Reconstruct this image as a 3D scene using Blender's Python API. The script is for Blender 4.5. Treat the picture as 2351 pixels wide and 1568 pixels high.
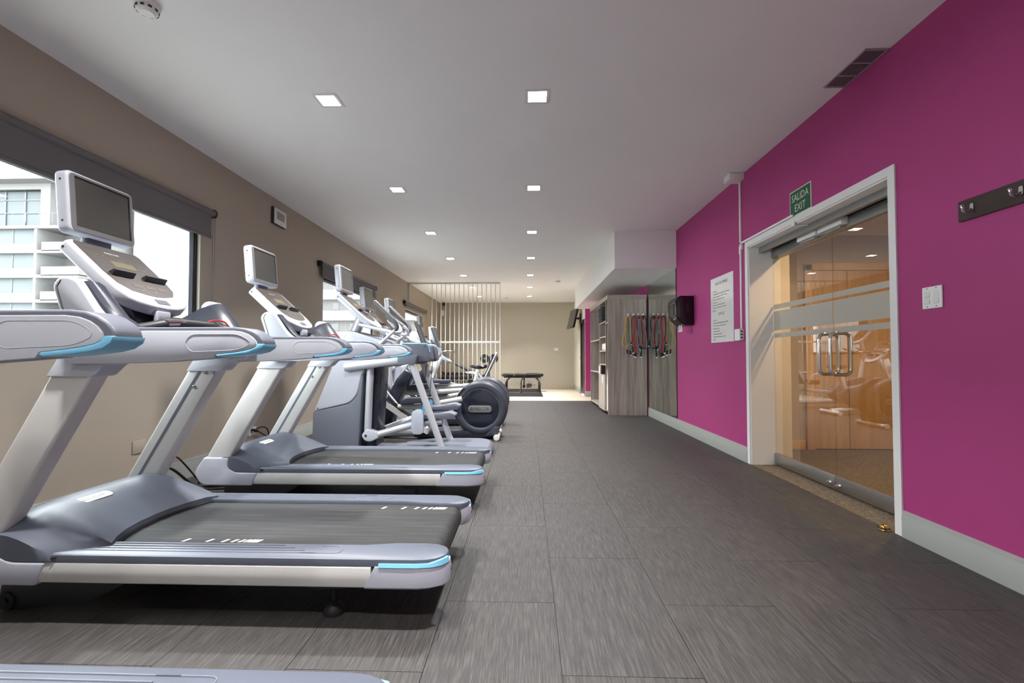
import bpy, bmesh, math, random
from mathutils import Vector, Matrix
random.seed(7)
for o in list(bpy.data.objects):
    bpy.data.objects.remove(o, do_unlink=True)
SC = bpy.context.scene
COL = SC.collection
R = math.radians

# ---------------------------------------------------------------- camera
cam = bpy.data.cameras.new('camera')
cam.sensor_width = 36.0
cam.lens = 16.0
cam.shift_y = 9.7 / 2351
cam.clip_start = 0.05
cam.clip_end = 400
camo = bpy.data.objects.new('camera', cam)
COL.objects.link(camo)
camo.location = (0, 0, 1.0)
camo.rotation_euler = (R(90 + 1.55), 0, R(1.89))
SC.camera = camo

# ---------------------------------------------------------------- sky and exposure
wd = bpy.data.worlds.new('overcast_sky')
SC.world = wd
wd.use_nodes = True
bg = wd.node_tree.nodes['Background']
bg.inputs[0].default_value = (0.93, 0.97, 1.0, 1)
bg.inputs[1].default_value = 9.0
vs = SC.view_settings
vs.view_transform = 'Standard'
vs.look = 'None'
vs.exposure = 1.22
vs.gamma = 1.0
vs.use_curve_mapping = False
LAMP = 13.5         # watts of a ceiling downlight
HALL = 14.0          # watts of a corridor downlight
SPREAD = 100        # beam angle of the downlights, degrees


# ---------------------------------------------------------------- materials
def lin(c):
    return tuple((v / 12.92 if v <= 0.04045 else ((v + 0.055) / 1.055) ** 2.4) for v in (x / 255.0 for x in c)) + (1,)


MATS = {}


def mat(name, rgb, rough=0.5, metal=0.0, bump=0.0, bscale=200.0, var=0.0, vscale=3.0, spec=0.5, coat=0.0, emit=None, estr=0.0):
    if name in MATS:
        return MATS[name]
    m = bpy.data.materials.new(name)
    m.use_nodes = True
    nt = m.node_tree
    b = nt.nodes['Principled BSDF']
    b.inputs['Base Color'].default_value = lin(rgb)
    b.inputs['Roughness'].default_value = rough
    b.inputs['Metallic'].default_value = metal
    b.inputs['Specular IOR Level'].default_value = spec
    b.inputs['Coat Weight'].default_value = coat
    tc = nt.nodes.new('ShaderNodeTexCoord')
    if var > 0:
        n = nt.nodes.new('ShaderNodeTexNoise')
        n.inputs['Scale'].default_value = vscale
        n.inputs['Detail'].default_value = 6
        nt.links.new(tc.outputs['Object'], n.inputs['Vector'])
        mx = nt.nodes.new('ShaderNodeMix')
        mx.data_type = 'RGBA'
        c = lin(rgb)
        mx.inputs[6].default_value = tuple(v * (1 - var) for v in c[:3]) + (1,)
        mx.inputs[7].default_value = tuple(min(1, v * (1 + var)) for v in c[:3]) + (1,)
        nt.links.new(n.outputs['Fac'], mx.inputs[0])
        nt.links.new(mx.outputs[2], b.inputs['Base Color'])
    if bump > 0:
        n2 = nt.nodes.new('ShaderNodeTexNoise')
        n2.inputs['Scale'].default_value = bscale
        n2.inputs['Detail'].default_value = 3
        nt.links.new(tc.outputs['Object'], n2.inputs['Vector'])
        bp = nt.nodes.new('ShaderNodeBump')
        bp.inputs['Strength'].default_value = bump
        bp.inputs['Distance'].default_value = 0.002
        nt.links.new(n2.outputs['Fac'], bp.inputs['Height'])
        nt.links.new(bp.outputs['Normal'], b.inputs['Normal'])
    if emit:
        b.inputs['Emission Color'].default_value = lin(emit)
        b.inputs['Emission Strength'].default_value = estr
    MATS[name] = m
    return m


def streak_mat(name, ca, cb, scale, rough=0.5, rand=True, cc=None, bump=0.0):
    """grain stretched along one axis: ca..cb colours, scale = (sx, sy, sz)"""
    m = bpy.data.materials.new(name)
    m.use_nodes = True
    nt = m.node_tree
    b = nt.nodes['Principled BSDF']
    b.inputs['Roughness'].default_value = rough
    tc = nt.nodes.new('ShaderNodeTexCoord')
    mp = nt.nodes.new('ShaderNodeMapping')
    mp.inputs['Scale'].default_value = scale
    nt.links.new(tc.outputs['Object'], mp.inputs['Vector'])
    if rand:
        oi = nt.nodes.new('ShaderNodeObjectInfo')
        mu = nt.nodes.new('ShaderNodeMath')
        mu.operation = 'MULTIPLY'
        mu.inputs[1].default_value = 57.0
        nt.links.new(oi.outputs['Random'], mu.inputs[0])
        cx = nt.nodes.new('ShaderNodeCombineXYZ')
        for k in range(3):
            nt.links.new(mu.outputs[0], cx.inputs[k])
        nt.links.new(cx.outputs[0], mp.inputs['Location'])
    n = nt.nodes.new('ShaderNodeTexNoise')
    n.inputs['Scale'].default_value = 1.0
    n.inputs['Detail'].default_value = 5
    n.inputs['Roughness'].default_value = 0.65
    nt.links.new(mp.outputs[0], n.inputs['Vector'])
    cr = nt.nodes.new('ShaderNodeValToRGB')
    cr.color_ramp.elements[0].position = 0.32
    cr.color_ramp.elements[0].color = lin(ca)
    cr.color_ramp.elements[1].position = 0.68
    cr.color_ramp.elements[1].color = lin(cb)
    if cc:
        e = cr.color_ramp.elements.new(0.5)
        e.color = lin(cc)
    nt.links.new(n.outputs['Fac'], cr.inputs[0])
    nt.links.new(cr.outputs[0], b.inputs['Base Color'])
    if bump:
        bp = nt.nodes.new('ShaderNodeBump')
        bp.inputs['Strength'].default_value = bump
        bp.inputs['Distance'].default_value = 0.001
        nt.links.new(n.outputs['Fac'], bp.inputs['Height'])
        nt.links.new(bp.outputs['Normal'], b.inputs['Normal'])
    MATS[name] = m
    return m


def glass_mat(name, tint=(1, 1, 1), ior=1.5, rough=0.0, minrefl=0.0):
    m = bpy.data.materials.new(name)
    m.use_nodes = True
    nt = m.node_tree
    nt.nodes.clear()
    out = nt.nodes.new('ShaderNodeOutputMaterial')
    tr = nt.nodes.new('ShaderNodeBsdfTransparent')
    tr.inputs[0].default_value = tuple(tint) + (1,)
    gl = nt.nodes.new('ShaderNodeBsdfGlossy')
    gl.inputs['Roughness'].default_value = rough
    fr = nt.nodes.new('ShaderNodeFresnel')
    fr.inputs[0].default_value = ior
    mx = nt.nodes.new('ShaderNodeMixShader')
    ad = nt.nodes.new('ShaderNodeMath')
    ad.operation = 'ADD'
    ad.use_clamp = True
    ad.inputs[1].default_value = minrefl
    nt.links.new(fr.outputs[0], ad.inputs[0])
    # rays leave the thin pane unbent, so only the entry face reflects
    ge = nt.nodes.new('ShaderNodeNewGeometry')
    sb = nt.nodes.new('ShaderNodeMath')
    sb.operation = 'SUBTRACT'
    sb.inputs[0].default_value = 1.0
    nt.links.new(ge.outputs['Backfacing'], sb.inputs[1])
    mu = nt.nodes.new('ShaderNodeMath')
    mu.operation = 'MULTIPLY'
    nt.links.new(ad.outputs[0], mu.inputs[0])
    nt.links.new(sb.outputs[0], mu.inputs[1])
    nt.links.new(mu.outputs[0], mx.inputs[0])
    nt.links.new(tr.outputs[0], mx.inputs[1])
    nt.links.new(gl.outputs[0], mx.inputs[2])
    nt.links.new(mx.outputs[0], out.inputs[0])
    MATS[name] = m
    return m


# ---------------------------------------------------------------- mesh helpers (all in world coordinates)
def NB():
    return bmesh.new()


def merge(bm, tmp):
    me = bpy.data.meshes.new('tmp')
    tmp.to_mesh(me)
    tmp.free()
    bm.from_mesh(me)
    bpy.data.meshes.remove(me)


def bev(tmp, w, seg=2, ang=25):
    if w <= 0:
        return
    bmesh.ops.recalc_face_normals(tmp, faces=tmp.faces[:])
    es = [e for e in tmp.edges if len(e.link_faces) == 2 and e.calc_face_angle(0) > R(ang)]
    if es:
        bmesh.ops.bevel(tmp, geom=es, offset=w, segments=seg, profile=0.5, affect='EDGES', clamp_overlap=True)


def box(bm, x0, x1, y0, y1, z0, z1, b=0.0, seg=2, rot=None):
    t = bmesh.new()
    v = [t.verts.new((x, y, z)) for x in (x0, x1) for y in (y0, y1) for z in (z0, z1)]
    for f in ((0, 1, 3, 2), (4, 6, 7, 5), (0, 4, 5, 1), (2, 3, 7, 6), (0, 2, 6, 4), (1, 5, 7, 3)):
        t.faces.new([v[i] for i in f])
    bev(t, b, seg)
    if rot is not None:
        c = Vector(((x0 + x1) / 2, (y0 + y1) / 2, (z0 + z1) / 2))
        bmesh.ops.rotate(t, cent=c, matrix=rot, verts=t.verts[:])
    merge(bm, t)
    return bm


def prism(bm, pts, axis, a0, a1, b=0.0, seg=2, ang=25):
    t = bmesh.new()

    def P(p, a):
        if axis == 'y':
            return (p[0], a, p[1])
        if axis == 'x':
            return (a, p[0], p[1])
        return (p[0], p[1], a)
    A = [t.verts.new(P(p, a0)) for p in pts]
    B = [t.verts.new(P(p, a1)) for p in pts]
    n = len(pts)
    t.faces.new(A)
    t.faces.new(B[::-1])
    for i in range(n):
        t.faces.new((A[i], B[i], B[(i + 1) % n], A[(i + 1) % n]))
    bev(t, b, seg, ang)
    merge(bm, t)
    return bm


def rp(pts, n=5):
    """round polygon corners: (x, y, r)"""
    out = []
    m = len(pts)
    for i in range(m):
        p = Vector(pts[i][:2])
        r = pts[i][2] if len(pts[i]) > 2 else 0
        if r <= 0:
            out.append(tuple(p))
            continue
        a = Vector(pts[i - 1][:2]) - p
        c = Vector(pts[(i + 1) % m][:2]) - p
        r = min(r, a.length * .49, c.length * .49)
        p0 = p + a.normalized() * r
        p2 = p + c.normalized() * r
        for k in range(n + 1):
            s = k / n
            out.append(tuple((1 - s) ** 2 * p0 + 2 * s * (1 - s) * p + s * s * p2))
    return out


def fil(pts, r=0.05, n=5, closed=False):
    P = [Vector(p) for p in pts]
    out = []
    m = len(P)
    for i in range(m):
        if not closed and i in (0, m - 1):
            out.append(P[i])
            continue
        a = P[i - 1] - P[i]
        c = P[(i + 1) % m] - P[i]
        rr = min(r, a.length * .49, c.length * .49)
        p0 = P[i] + a.normalized() * rr
        p2 = P[i] + c.normalized() * rr
        for k in range(n + 1):
            s = k / n
            out.append((1 - s) ** 2 * p0 + 2 * s * (1 - s) * P[i] + s * s * p2)
    return out


def tube(bm, pts, r, n=10, closed=False, flat=None):
    """swept tube; r number or list; flat=(vector, factor) squashes the section along a direction"""
    P = [Vector(p) for p in pts]
    Q = [P[0]]
    for p in P[1:]:
        if (p - Q[-1]).length > 1e-5:
            Q.append(p)
    P = Q
    m = len(P)
    rad = r if isinstance(r, (list, tuple)) else [r] * m
    if len(rad) != m:
        rad = [rad[min(len(rad) - 1, int(i * len(rad) / m))] for i in range(m)]
    tang = []
    for i in range(m):
        if closed:
            t = P[(i + 1) % m] - P[i - 1]
        else:
            t = P[min(i + 1, m - 1)] - P[max(i - 1, 0)]
        tang.append(t.normalized())
    up = Vector((0, 0, 1)) if abs(tang[0].z) < 0.9 else Vector((0, 1, 0))
    u = tang[0].cross(up).normalized()
    rings = []
    for i in range(m):
        if i:
            q = tang[i - 1].rotation_difference(tang[i])
            u = (q @ u)
        u = (u - tang[i] * u.dot(tang[i])).normalized()
        w = tang[i].cross(u)
        ring = []
        for k in range(n):
            a = 2 * math.pi * k / n
            d = (u * math.cos(a) + w * math.sin(a)) * rad[i]
            if flat:
                fv = Vector(flat[0]).normalized()
                d = d - fv * d.dot(fv) * (1 - flat[1])
            ring.append(bm.verts.new(P[i] + d))
        rings.append(ring)
    rng = m if closed else m - 1
    for i in range(rng):
        a, c = rings[i], rings[(i + 1) % m]
        for k in range(n):
            bm.faces.new((a[k], a[(k + 1) % n], c[(k + 1) % n], c[k]))
    if not closed:
        bm.faces.new(rings[0][::-1])
        bm.faces.new(rings[-1])
    return bm


def cyl(bm, p0, p1, r0, r1=None, n=16):
    return tube(bm, [p0, p1], [r0, r0 if r1 is None else r1], n)


def lathe(bm, prof, org, axis='z', n=24, sgn=1):
    """prof: list of (radius, height along axis)"""
    org = Vector(org)
    rings = []
    for r, h in prof:
        ring = []
        for k in range(n):
            a = 2 * math.pi * k / n
            c, s = math.cos(a) * r, math.sin(a) * r
            h2 = h * sgn
            p = {'z': (c, s, h2), 'y': (c, h2, s), 'x': (h2, c, s)}[axis]
            ring.append(bm.verts.new(org + Vector(p)))
        rings.append(ring)
    for i in range(len(rings) - 1):
        a, c = rings[i], rings[i + 1]
        for k in range(n):
            bm.faces.new((a[k], a[(k + 1) % n], c[(k + 1) % n], c[k]))
    if prof[0][0] > 1e-4:
        bm.faces.new(rings[0][::-1])
    if prof[-1][0] > 1e-4:
        bm.faces.new(rings[-1])
    return bm


def ball(bm, c, r, n=12, sc=(1, 1, 1)):
    t = bmesh.new()
    bmesh.ops.create_uvsphere(t, u_segments=n, v_segments=max(6, n // 2 + 2), radius=r)
    for v in t.verts:
        v.co = Vector((v.co.x * sc[0], v.co.y * sc[1], v.co.z * sc[2])) + Vector(c)
    merge(bm, t)
    return bm


def loft(bm, secs, cap=True, closed=True):
    rings = [[bm.verts.new(p) for p in s] for s in secs]
    n = len(rings[0])
    for i in range(len(rings) - 1):
        a, c = rings[i], rings[i + 1]
        for k in range(n if closed else n - 1):
            bm.faces.new((a[k], a[(k + 1) % n], c[(k + 1) % n], c[k]))
    if cap and closed:
        bm.faces.new(rings[0][::-1])
        bm.faces.new(rings[-1])
    return bm


def wloc(o):
    v = Vector((0, 0, 0))
    while o is not None:
        v = v + o.location
        o = o.parent
    return v


def obj(name, bm, m=None, parent=None, ang=38, flat=False):
    bmesh.ops.remove_doubles(bm, verts=bm.verts[:], dist=1e-6)
    bmesh.ops.recalc_face_normals(bm, faces=bm.faces[:])
    off = wloc(parent) if parent is not None else Vector((0, 0, 0))
    if parent is None:
        # origin of a stand-alone mesh at the middle of its base
        xs = [v.co for v in bm.verts]
        off = Vector(((min(p.x for p in xs) + max(p.x for p in xs)) / 2, (min(p.y for p in xs) + max(p.y for p in xs)) / 2, min(p.z for p in xs)))
    for v in bm.verts:
        v.co -= off
    for f in bm.faces:
        f.smooth = not flat
    for e in bm.edges:
        if len(e.link_faces) == 2 and e.calc_face_angle(0) > R(ang):
            e.smooth = False
    me = bpy.data.meshes.new(name)
    bm.to_mesh(me)
    bm.free()
    o = bpy.data.objects.new(name, me)
    COL.objects.link(o)
    if parent is not None:
        o.parent = parent
    else:
        o.location = off
    if m is not None:
        me.materials.append(MATS[m] if isinstance(m, str) else m)
    return o


def tag(o, label=None, cat=None, group=None, kind=None):
    if label:
        o['label'] = label
    if cat:
        o['category'] = cat
    if group:
        o['group'] = group
    if kind:
        o['kind'] = kind
    return o


def thing(name, label, cat, loc, group=None):
    o = bpy.data.objects.new(name, None)
    o.empty_display_size = 0.1
    o.location = loc
    COL.objects.link(o)
    return tag(o, label, cat, group)


def struct(name, bm, m, parent=None, **k):
    o = obj(name, bm, m, parent, **k)
    if parent is None:
        o['kind'] = 'structure'
    return o


def dup(root, loc, label=None, rotz=0.0, parent=None):
    r = root.copy()
    COL.objects.link(r)
    r.location = loc
    if parent is None:
        r.rotation_euler = (0, 0, rotz)
    r.parent = parent
    if label:
        r['label'] = label

    def rec(src, dst):
        for ch in list(src.children):
            c = ch.copy()
            COL.objects.link(c)
            c.parent = dst
            rec(ch, c)
    rec(root, r)
    return r


def text(bm, s, org, ux, uy, width=None, height=0.02, depth=0.0006, align='C', xfit=None):
    """raised letters: org = centre (or left) of the baseline box, ux/uy unit vectors, height = cap height"""
    cu = bpy.data.curves.new('txt', 'FONT')
    cu.body = s
    cu.size = 1.0
    cu.resolution_u = 2
    o = bpy.data.objects.new('txt', cu)
    COL.objects.link(o)
    bpy.context.view_layer.update()
    dg = bpy.context.evaluated_depsgraph_get()
    me = bpy.data.meshes.new_from_object(o.evaluated_get(dg))
    bpy.data.objects.remove(o, do_unlink=True)
    bpy.data.curves.remove(cu)
    t = bmesh.new()
    t.from_mesh(me)
    bpy.data.meshes.remove(me)
    if not t.verts:
        t.free()
        return bm
    xs = [v.co.x for v in t.verts]
    x0, x1 = min(xs), max(xs)
    k = height / 0.69
    kx = k if width is None else width / (x1 - x0)
    ux, uy, org = Vector(ux), Vector(uy), Vector(org)
    nz = ux.cross(uy).normalized()
    cx = (x0 + x1) / 2 if align == 'C' else x0
    for v in t.verts:
        v.co = org + ux * (v.co.x - cx) * kx + uy * v.co.y * k + nz * depth
    merge(bm, t)
    return bm


# surface colours
mat('ceiling_paint', (240, 240, 240), 0.9, var=0.03, vscale=1.5, bump=0.05, bscale=60)
mat('beige_paint', (170, 159, 144), 0.75, var=0.03, vscale=2, bump=0.05, bscale=90)
mat('magenta_paint', (170, 57, 122), 0.62, var=0.04, vscale=2, bump=0.04, bscale=90)
mat('white_paint', (232, 231, 230), 0.45, var=0.02, vscale=4)
mat('grey_skirting', (160, 163, 158), 0.35, var=0.05, vscale=4)
mat('seam_dark', (46, 42, 42), 0.9)
mat('silver_plastic', (188, 193, 203), 0.38, bump=0.03, bscale=900)
mat('pearl_grey', (182, 186, 199), 0.35)
mat('slate_plastic', (104, 109, 121), 0.42, bump=0.06, bscale=900)
mat('slate_light', (86, 92, 104), 0.4, bump=0.06, bscale=900)
mat('dark_slate', (62, 66, 78), 0.4)
mat('black_rubber', (24, 24, 26), 0.6)
mat('black_gloss', (14, 14, 16), 0.15)
mat('black_plastic', (44, 45, 50), 0.4)
mat('screen_glass', (66, 65, 63), 0.22)
mat('bezel_grey', (110, 110, 111), 0.4)
mat('console_face', (66, 61, 58), 0.4, var=0.03, vscale=20)
mat('aluminium', (212, 213, 211), 0.34, metal=0.12)
mat('painted_silver', (196, 199, 205), 0.32, metal=0.25)
mat('grip_grey', (88, 90, 95), 0.5, bump=0.1, bscale=500)
mat('chrome', (220, 220, 222), 0.08, metal=1.0)
mat('brushed_steel', (178, 178, 176), 0.3, metal=0.9)
mat('sky_blue', (124, 194, 228), 0.35)
mat('indigo_plastic', (44, 49, 62), 0.28)
mat('mat_white', (236, 236, 234), 0.6)
mat('print_white', (238, 236, 228), 0.6)
mat('print_black', (40, 40, 44), 0.6)
mat('cable_black', (18, 18, 20), 0.45)
mat('roller_fabric', (104, 101, 100), 0.8, bump=0.3, bscale=1500)
mat('roller_black', (16, 16, 17), 0.4)
mat('mirror', (232, 238, 232), 0.0, metal=1.0)
mat('red_plastic', (200, 34, 40), 0.4)
glass_mat('window_glass', (0.96, 0.98, 0.98), 1.45)
glass_mat('door_glass', (0.93, 0.90, 0.84), 1.5, 0.0, 0.16)

# ================================================================ the room
XL, XR, H, YB, Y0 = -2.84, 2.11, 2.80, 14.72, -2.6
YS = 10.72      # edge of the dark tiles

streak_mat('floor_tile', (38, 36, 35), (80, 77, 75), (230, 9, 1), 0.6, True, (57, 55, 54), 0.25)
mat('cream_floor', (214, 204, 184), 0.4, var=0.05, vscale=6)

fb = NB()
box(fb, XL, XR, Y0, YS, -0.06, -0.004)
floor = struct('floor', fb, 'seam_dark')
fl = wloc(floor)
TW, TL = 0.4435, 0.8475
tile_cache = {}


def tile(x0, x1, y0, y1):
    g = 0.0009
    key = (round(x1 - x0, 4), round(y1 - y0, 4))
    c = Vector(((x0 + x1) / 2, (y0 + y1) / 2, 0))
    if key not in tile_cache:
        b = NB()
        box(b, c.x - key[0] / 2 + g, c.x + key[0] / 2 - g, c.y - key[1] / 2 + g, c.y + key[1] / 2 - g, -0.004, 0.0, 0.0006, 1)
        o = obj('floor_tile', b, 'floor_tile', floor)
        for v in o.data.vertices:
            v.co -= (c - fl)
        o.location = c - fl
        tile_cache[key] = o
    else:
        o = tile_cache[key].copy()
        COL.objects.link(o)
        o.parent = floor
        o.location = c - fl


for k in range(-7, 5):
    xa, xb = max(XL, 0.11 + TW * k), min(XR, 0.11 + TW * (k + 1))
    ys = 1.467 if k % 2 == 0 else 1.893
    j = -6
    while ys + TL * j < YS:
        ya, yb = max(Y0, ys + TL * j), min(YS, ys + TL * (j + 1))
        if yb - ya > 0.01:
            tile(xa, xb, ya, yb)
        j += 1

b = NB()
box(b, XL, XR, YS, 11.84, -0.06, 0.0)
box(b, XL, 1.52, 11.84, YB, -0.06, 0.0)
struct('floor_exercise_area', b, 'cream_floor')

b = NB()
box(b, XL - .2, XR + .2, Y0, YB + .2, H, H + .1)
struct('ceiling', b, 'ceiling_paint')
b = NB()
box(b, 1.245, XR, 6.47, 11.79, 2.272, H)
struct('ceiling_bulkhead', b, 'white_paint')

# left wall with three windows
WIN = [(1.62, 3.846), (6.22, 8.34), (10.50, 12.32)]
WZ0, WZ1 = 1.08, 2.15
b = NB()
box(b, XL - .2, XL, Y0, YB, -.06, WZ0)
box(b, XL - .2, XL, Y0, YB, WZ1, H)
ya = Y0
for w0, w1 in WIN:
    box(b, XL - .2, XL, ya, w0, WZ0, WZ1)
    ya = w1
box(b, XL - .2, XL, ya, YB, WZ0, WZ1)
struct('wall_left', b, 'beige_paint', flat=True)

mat('window_alu', (26, 26, 28), 0.4)
mat('window_slider', (150, 158, 168), 0.35, metal=0.3)
mat('cream_reveal', (206, 200, 184), 0.6)
for i, (w0, w1) in enumerate(WIN):
    b = NB()
    xf0, xf1 = XL - .075, XL - .025
    box(b, xf0, xf1, w0, w0 + .04, WZ0, WZ1, .004)
    box(b, xf0, xf1, w1 - .04, w1, WZ0, WZ1, .004)
    box(b, xf0, xf1, w0, w1, WZ0, WZ0 + .04, .004)
    box(b, xf0, xf1, w0, w1, WZ1 - .04, WZ1, .004)
    wo = struct('window_%d' % (i + 1), b, 'window_alu')
    mid = (w0 + w1) / 2
    for (p0, p1, dx) in ((w0 + .04, w1 - .04, 0.02),):
        b = NB()
        x0 = xf0 + .008 + dx
        sw = .05 if dx else .03
        box(b, x0, x0 + .016, p0, p0 + .03, WZ0 + .04, WZ1 - .04, .003)
        box(b, x0, x0 + .016, p1 - sw, p1, WZ0 + .04, WZ1 - .04, .003)
        box(b, x0, x0 + .016, p0, p1, WZ0 + .04, WZ0 + .075, .003)
        box(b, x0, x0 + .016, p0, p1, WZ1 - .075, WZ1 - .04, .003)
        obj('window_sash', b, 'window_slider', wo)
        b = NB()
        box(b, x0 + .005, x0 + .010, p0 + .025, p1 - .025, WZ0 + .07, WZ1 - .07)
        obj('pane', b, 'window_glass', wo)
    b = NB()
    box(b, XL - .025, XL + .015, w0 - .01, w1 + .01, WZ0 - .02, WZ0 + .004, .003)
    obj('window_sill', b, 'cream_reveal', wo)
    b = NB()
    for yy in ((w0, w0 + .006), (w1 - .006, w1)):
        box(b, XL - .024, XL + .001, yy[0], yy[1], WZ0 + .005, WZ1)
    box(b, XL - .024, XL + .001, w0 + .007, w1 - .007, WZ1 - .006, WZ1)
    obj('window_reveal', b, 'cream_reveal', wo)
    # light portal, a sampling aid without light of its own
    la = bpy.data.lights.new('window_portal', 'AREA')
    la.shape = 'RECTANGLE'
    la.size = w1 - w0 - .02
    la.size_y = WZ1 - WZ0 - .02
    la.cycles.is_portal = True
    lo = bpy.data.objects.new('window_portal', la)
    lo.location = (XL - .19, (w0 + w1) / 2, (WZ0 + WZ1) / 2)
    lo.rotation_euler = (R(90), 0, R(-90))
    COL.objects.link(lo)

# right wall with the corridor doorway
DY0, DY1, DZ = 2.695, 4.385, 2.06
b = NB()
box(b, XR, XR + .20, Y0, DY0, -.06, H)
box(b, XR, XR + .20, DY1, 11.84, -.06, H)
box(b, XR, XR + .20, DY0, DY1, DZ, H)
struct('wall_right', b, 'magenta_paint', flat=True)
b = NB()
box(b, 1.515, XR, 11.835, 11.95, -.06, H)
struct('wall_return', b, 'magenta_paint', flat=True)
b = NB()
box(b, XL, XR, Y0 - .1, Y0, -.06, H)
struct('wall_behind', b, 'white_paint', flat=True)

# woven wallpaper
m = bpy.data.materials.new('woven_wallpaper')
m.use_nodes = True
nt = m.node_tree
bs = nt.nodes['Principled BSDF']
bs.inputs['Roughness'].default_value = 0.55
tc = nt.nodes.new('ShaderNodeTexCoord')
mp = nt.nodes.new('ShaderNodeMapping')
mp.inputs['Rotation'].default_value = (0, R(45), 0)
nt.links.new(tc.outputs['Object'], mp.inputs['Vector'])
ck = nt.nodes.new('ShaderNodeTexChecker')
ck.inputs['Scale'].default_value = 8.0
ck.inputs['Color1'].default_value = (0, 0, 0, 1)
ck.inputs['Color2'].default_value = (1, 1, 1, 1)
sx = nt.nodes.new('ShaderNodeSeparateXYZ')
nt.links.new(mp.outputs[0], sx.inputs[0])
cb = nt.nodes.new('ShaderNodeCombineXYZ')
nt.links.new(sx.outputs['X'], cb.inputs['X'])
nt.links.new(sx.outputs['Z'], cb.inputs['Y'])
cb.inputs['Z'].default_value = 0.03
nt.links.new(cb.outputs[0], ck.inputs['Vector'])
ws = []
for d in ('X', 'Y'):
    w = nt.nodes.new('ShaderNodeTexWave')
    w.bands_direction = d
    w.inputs['Scale'].default_value = 5.03
    w.inputs['Distortion'].default_value = 0.6
    nt.links.new(cb.outputs[0], w.inputs['Vector'])
    ws.append(w)
mx = nt.nodes.new('ShaderNodeMix')
nt.links.new(ck.outputs['Fac'], mx.inputs[0])
nt.links.new(ws[0].outputs['Fac'], mx.inputs[2])
nt.links.new(ws[1].outputs['Fac'], mx.inputs[3])
cr = nt.nodes.new('ShaderNodeValToRGB')
cr.color_ramp.elements[0].color = lin((167, 158, 142))
cr.color_ramp.elements[0].position = 0.15
cr.color_ramp.elements[1].color = lin((190, 181, 165))
cr.color_ramp.elements[1].position = 0.75
nt.links.new(mx.outputs[0], cr.inputs[0])
nt.links.new(cr.outputs[0], bs.inputs['Base Color'])
MATS['woven_wallpaper'] = m
b = NB()
box(b, XL, XR, YB, YB + .15, -.06, H)
struct('wall_back', b, 'woven_wallpaper', flat=True)
FD0, FD1 = 11.98, 12.92
b = NB()
box(b, 1.515, 1.665, 11.951, FD0, -.06, H)
box(b, 1.515, 1.665, FD1, YB, -.06, H)
box(b, 1.515, 1.665, FD0, FD1, 2.04, H)
struct('wall_far_right', b, 'cream_reveal', flat=True)

# far dark door
streak_mat('dark_door_wood', (34, 24, 22), (58, 42, 38), (40, 40, 3), 0.35, False)
b = NB()
box(b, 1.505, 1.66, FD0 + .002, FD0 + .07, 0, 2.037, .004)
box(b, 1.505, 1.66, FD1 - .07, FD1 - .002, 0, 2.037, .004)
box(b, 1.505, 1.66, FD0 + .002, FD1 - .002, 1.97, 2.037, .004)
d1 = struct('door_1', b, 'dark_door_wood')
b = NB()
box(b, 1.545, 1.585, FD0 + .075, FD1 - .075, 0.008, 1.965, .003)
obj('door_leaf', b, 'dark_door_wood', d1)
b = NB()
cyl(b, (1.544, FD1 - .13, 1.0), (1.50, FD1 - .13, 1.0), .012)
lathe(b, [(.0, .0), (.026, .006), (.028, .025), (.018, .04), (.0, .042)], (1.50, FD1 - .13, 1.0), 'x', 16, -1)
obj('door_knob', b, 'chrome', d1)

# skirting boards
SK = [(0, 0), (.016, 0), (.016, .118), (.012, .124), (.012, .132), (.008, .146), (0, .148)]


def skirt(name, x, s, y0, y1, hh=1.0):
    b = NB()
    prism(b, [(x + s * p[0], p[1] * hh) for p in SK], 'y', y0, y1)
    struct(name, b, 'grey_skirting')


skirt('baseboard_right', XR, -1, Y0, DY0 - .052)
skirt('baseboard_right_middle', XR, -1, DY1 + .052, 7.975)
skirt('baseboard_left', XL, 1, Y0, YB, 1.05)
skirt('baseboard_far_right', 1.515, -1, FD1 + .003, YB - .02)
b = NB()
box(b, 1.515, XR, 11.818, 11.834, 0, .148, .002)
struct('baseboard_return', b, 'grey_skirting')
b = NB()
box(b, XL + .02, 1.49, YB - .006, YB, 0, .10, .001)
struct('baseboard_back', b, 'woven_wallpaper')

# doorway lining and casing
b = NB()
box(b, XR - .012, XR, DY0 - .05, DY0 + .002, 0, DZ + .052, .002)
box(b, XR - .012, XR, DY1 - .002, DY1 + .05, 0, DZ + .052, .002)
box(b, XR - .012, XR, DY0 + .002, DY1 - .002, DZ - .002, DZ + .052, .002)
box(b, XR, 2.40, DY0, DY0 + .012, 0, DZ)
box(b, XR, 2.40, DY1 - .012, DY1, 0, DZ)
box(b, XR, 2.40, DY0, DY1, DZ - .012, DZ)
struct('trim_1', b, 'white_paint', flat=True)

# mirror between the cabinet and the magenta wall
b = NB()
box(b, XR - .006, XR - .001, 6.485, 8.0, .15, 2.270)
mi = struct('wall_mirror', b, 'mirror')
b = NB()
box(b, XR - .009, XR - .001, 6.472, 6.484, .15, 2.271)
obj('mirror_edge', b, 'print_black', mi)

# ---------------------------------------------------------------- ceiling lights
mat('lens_warm', (255, 236, 205), 0.5, emit=(255, 243, 230), estr=6.0)
mat('lens_cool', (250, 250, 255), 0.5, emit=(240, 246, 255), estr=6.0)
mat('lens_hall', (255, 226, 180), 0.5, emit=(255, 214, 165), estr=5.0)
mat('fitting_white', (226, 224, 220), 0.4)


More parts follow.
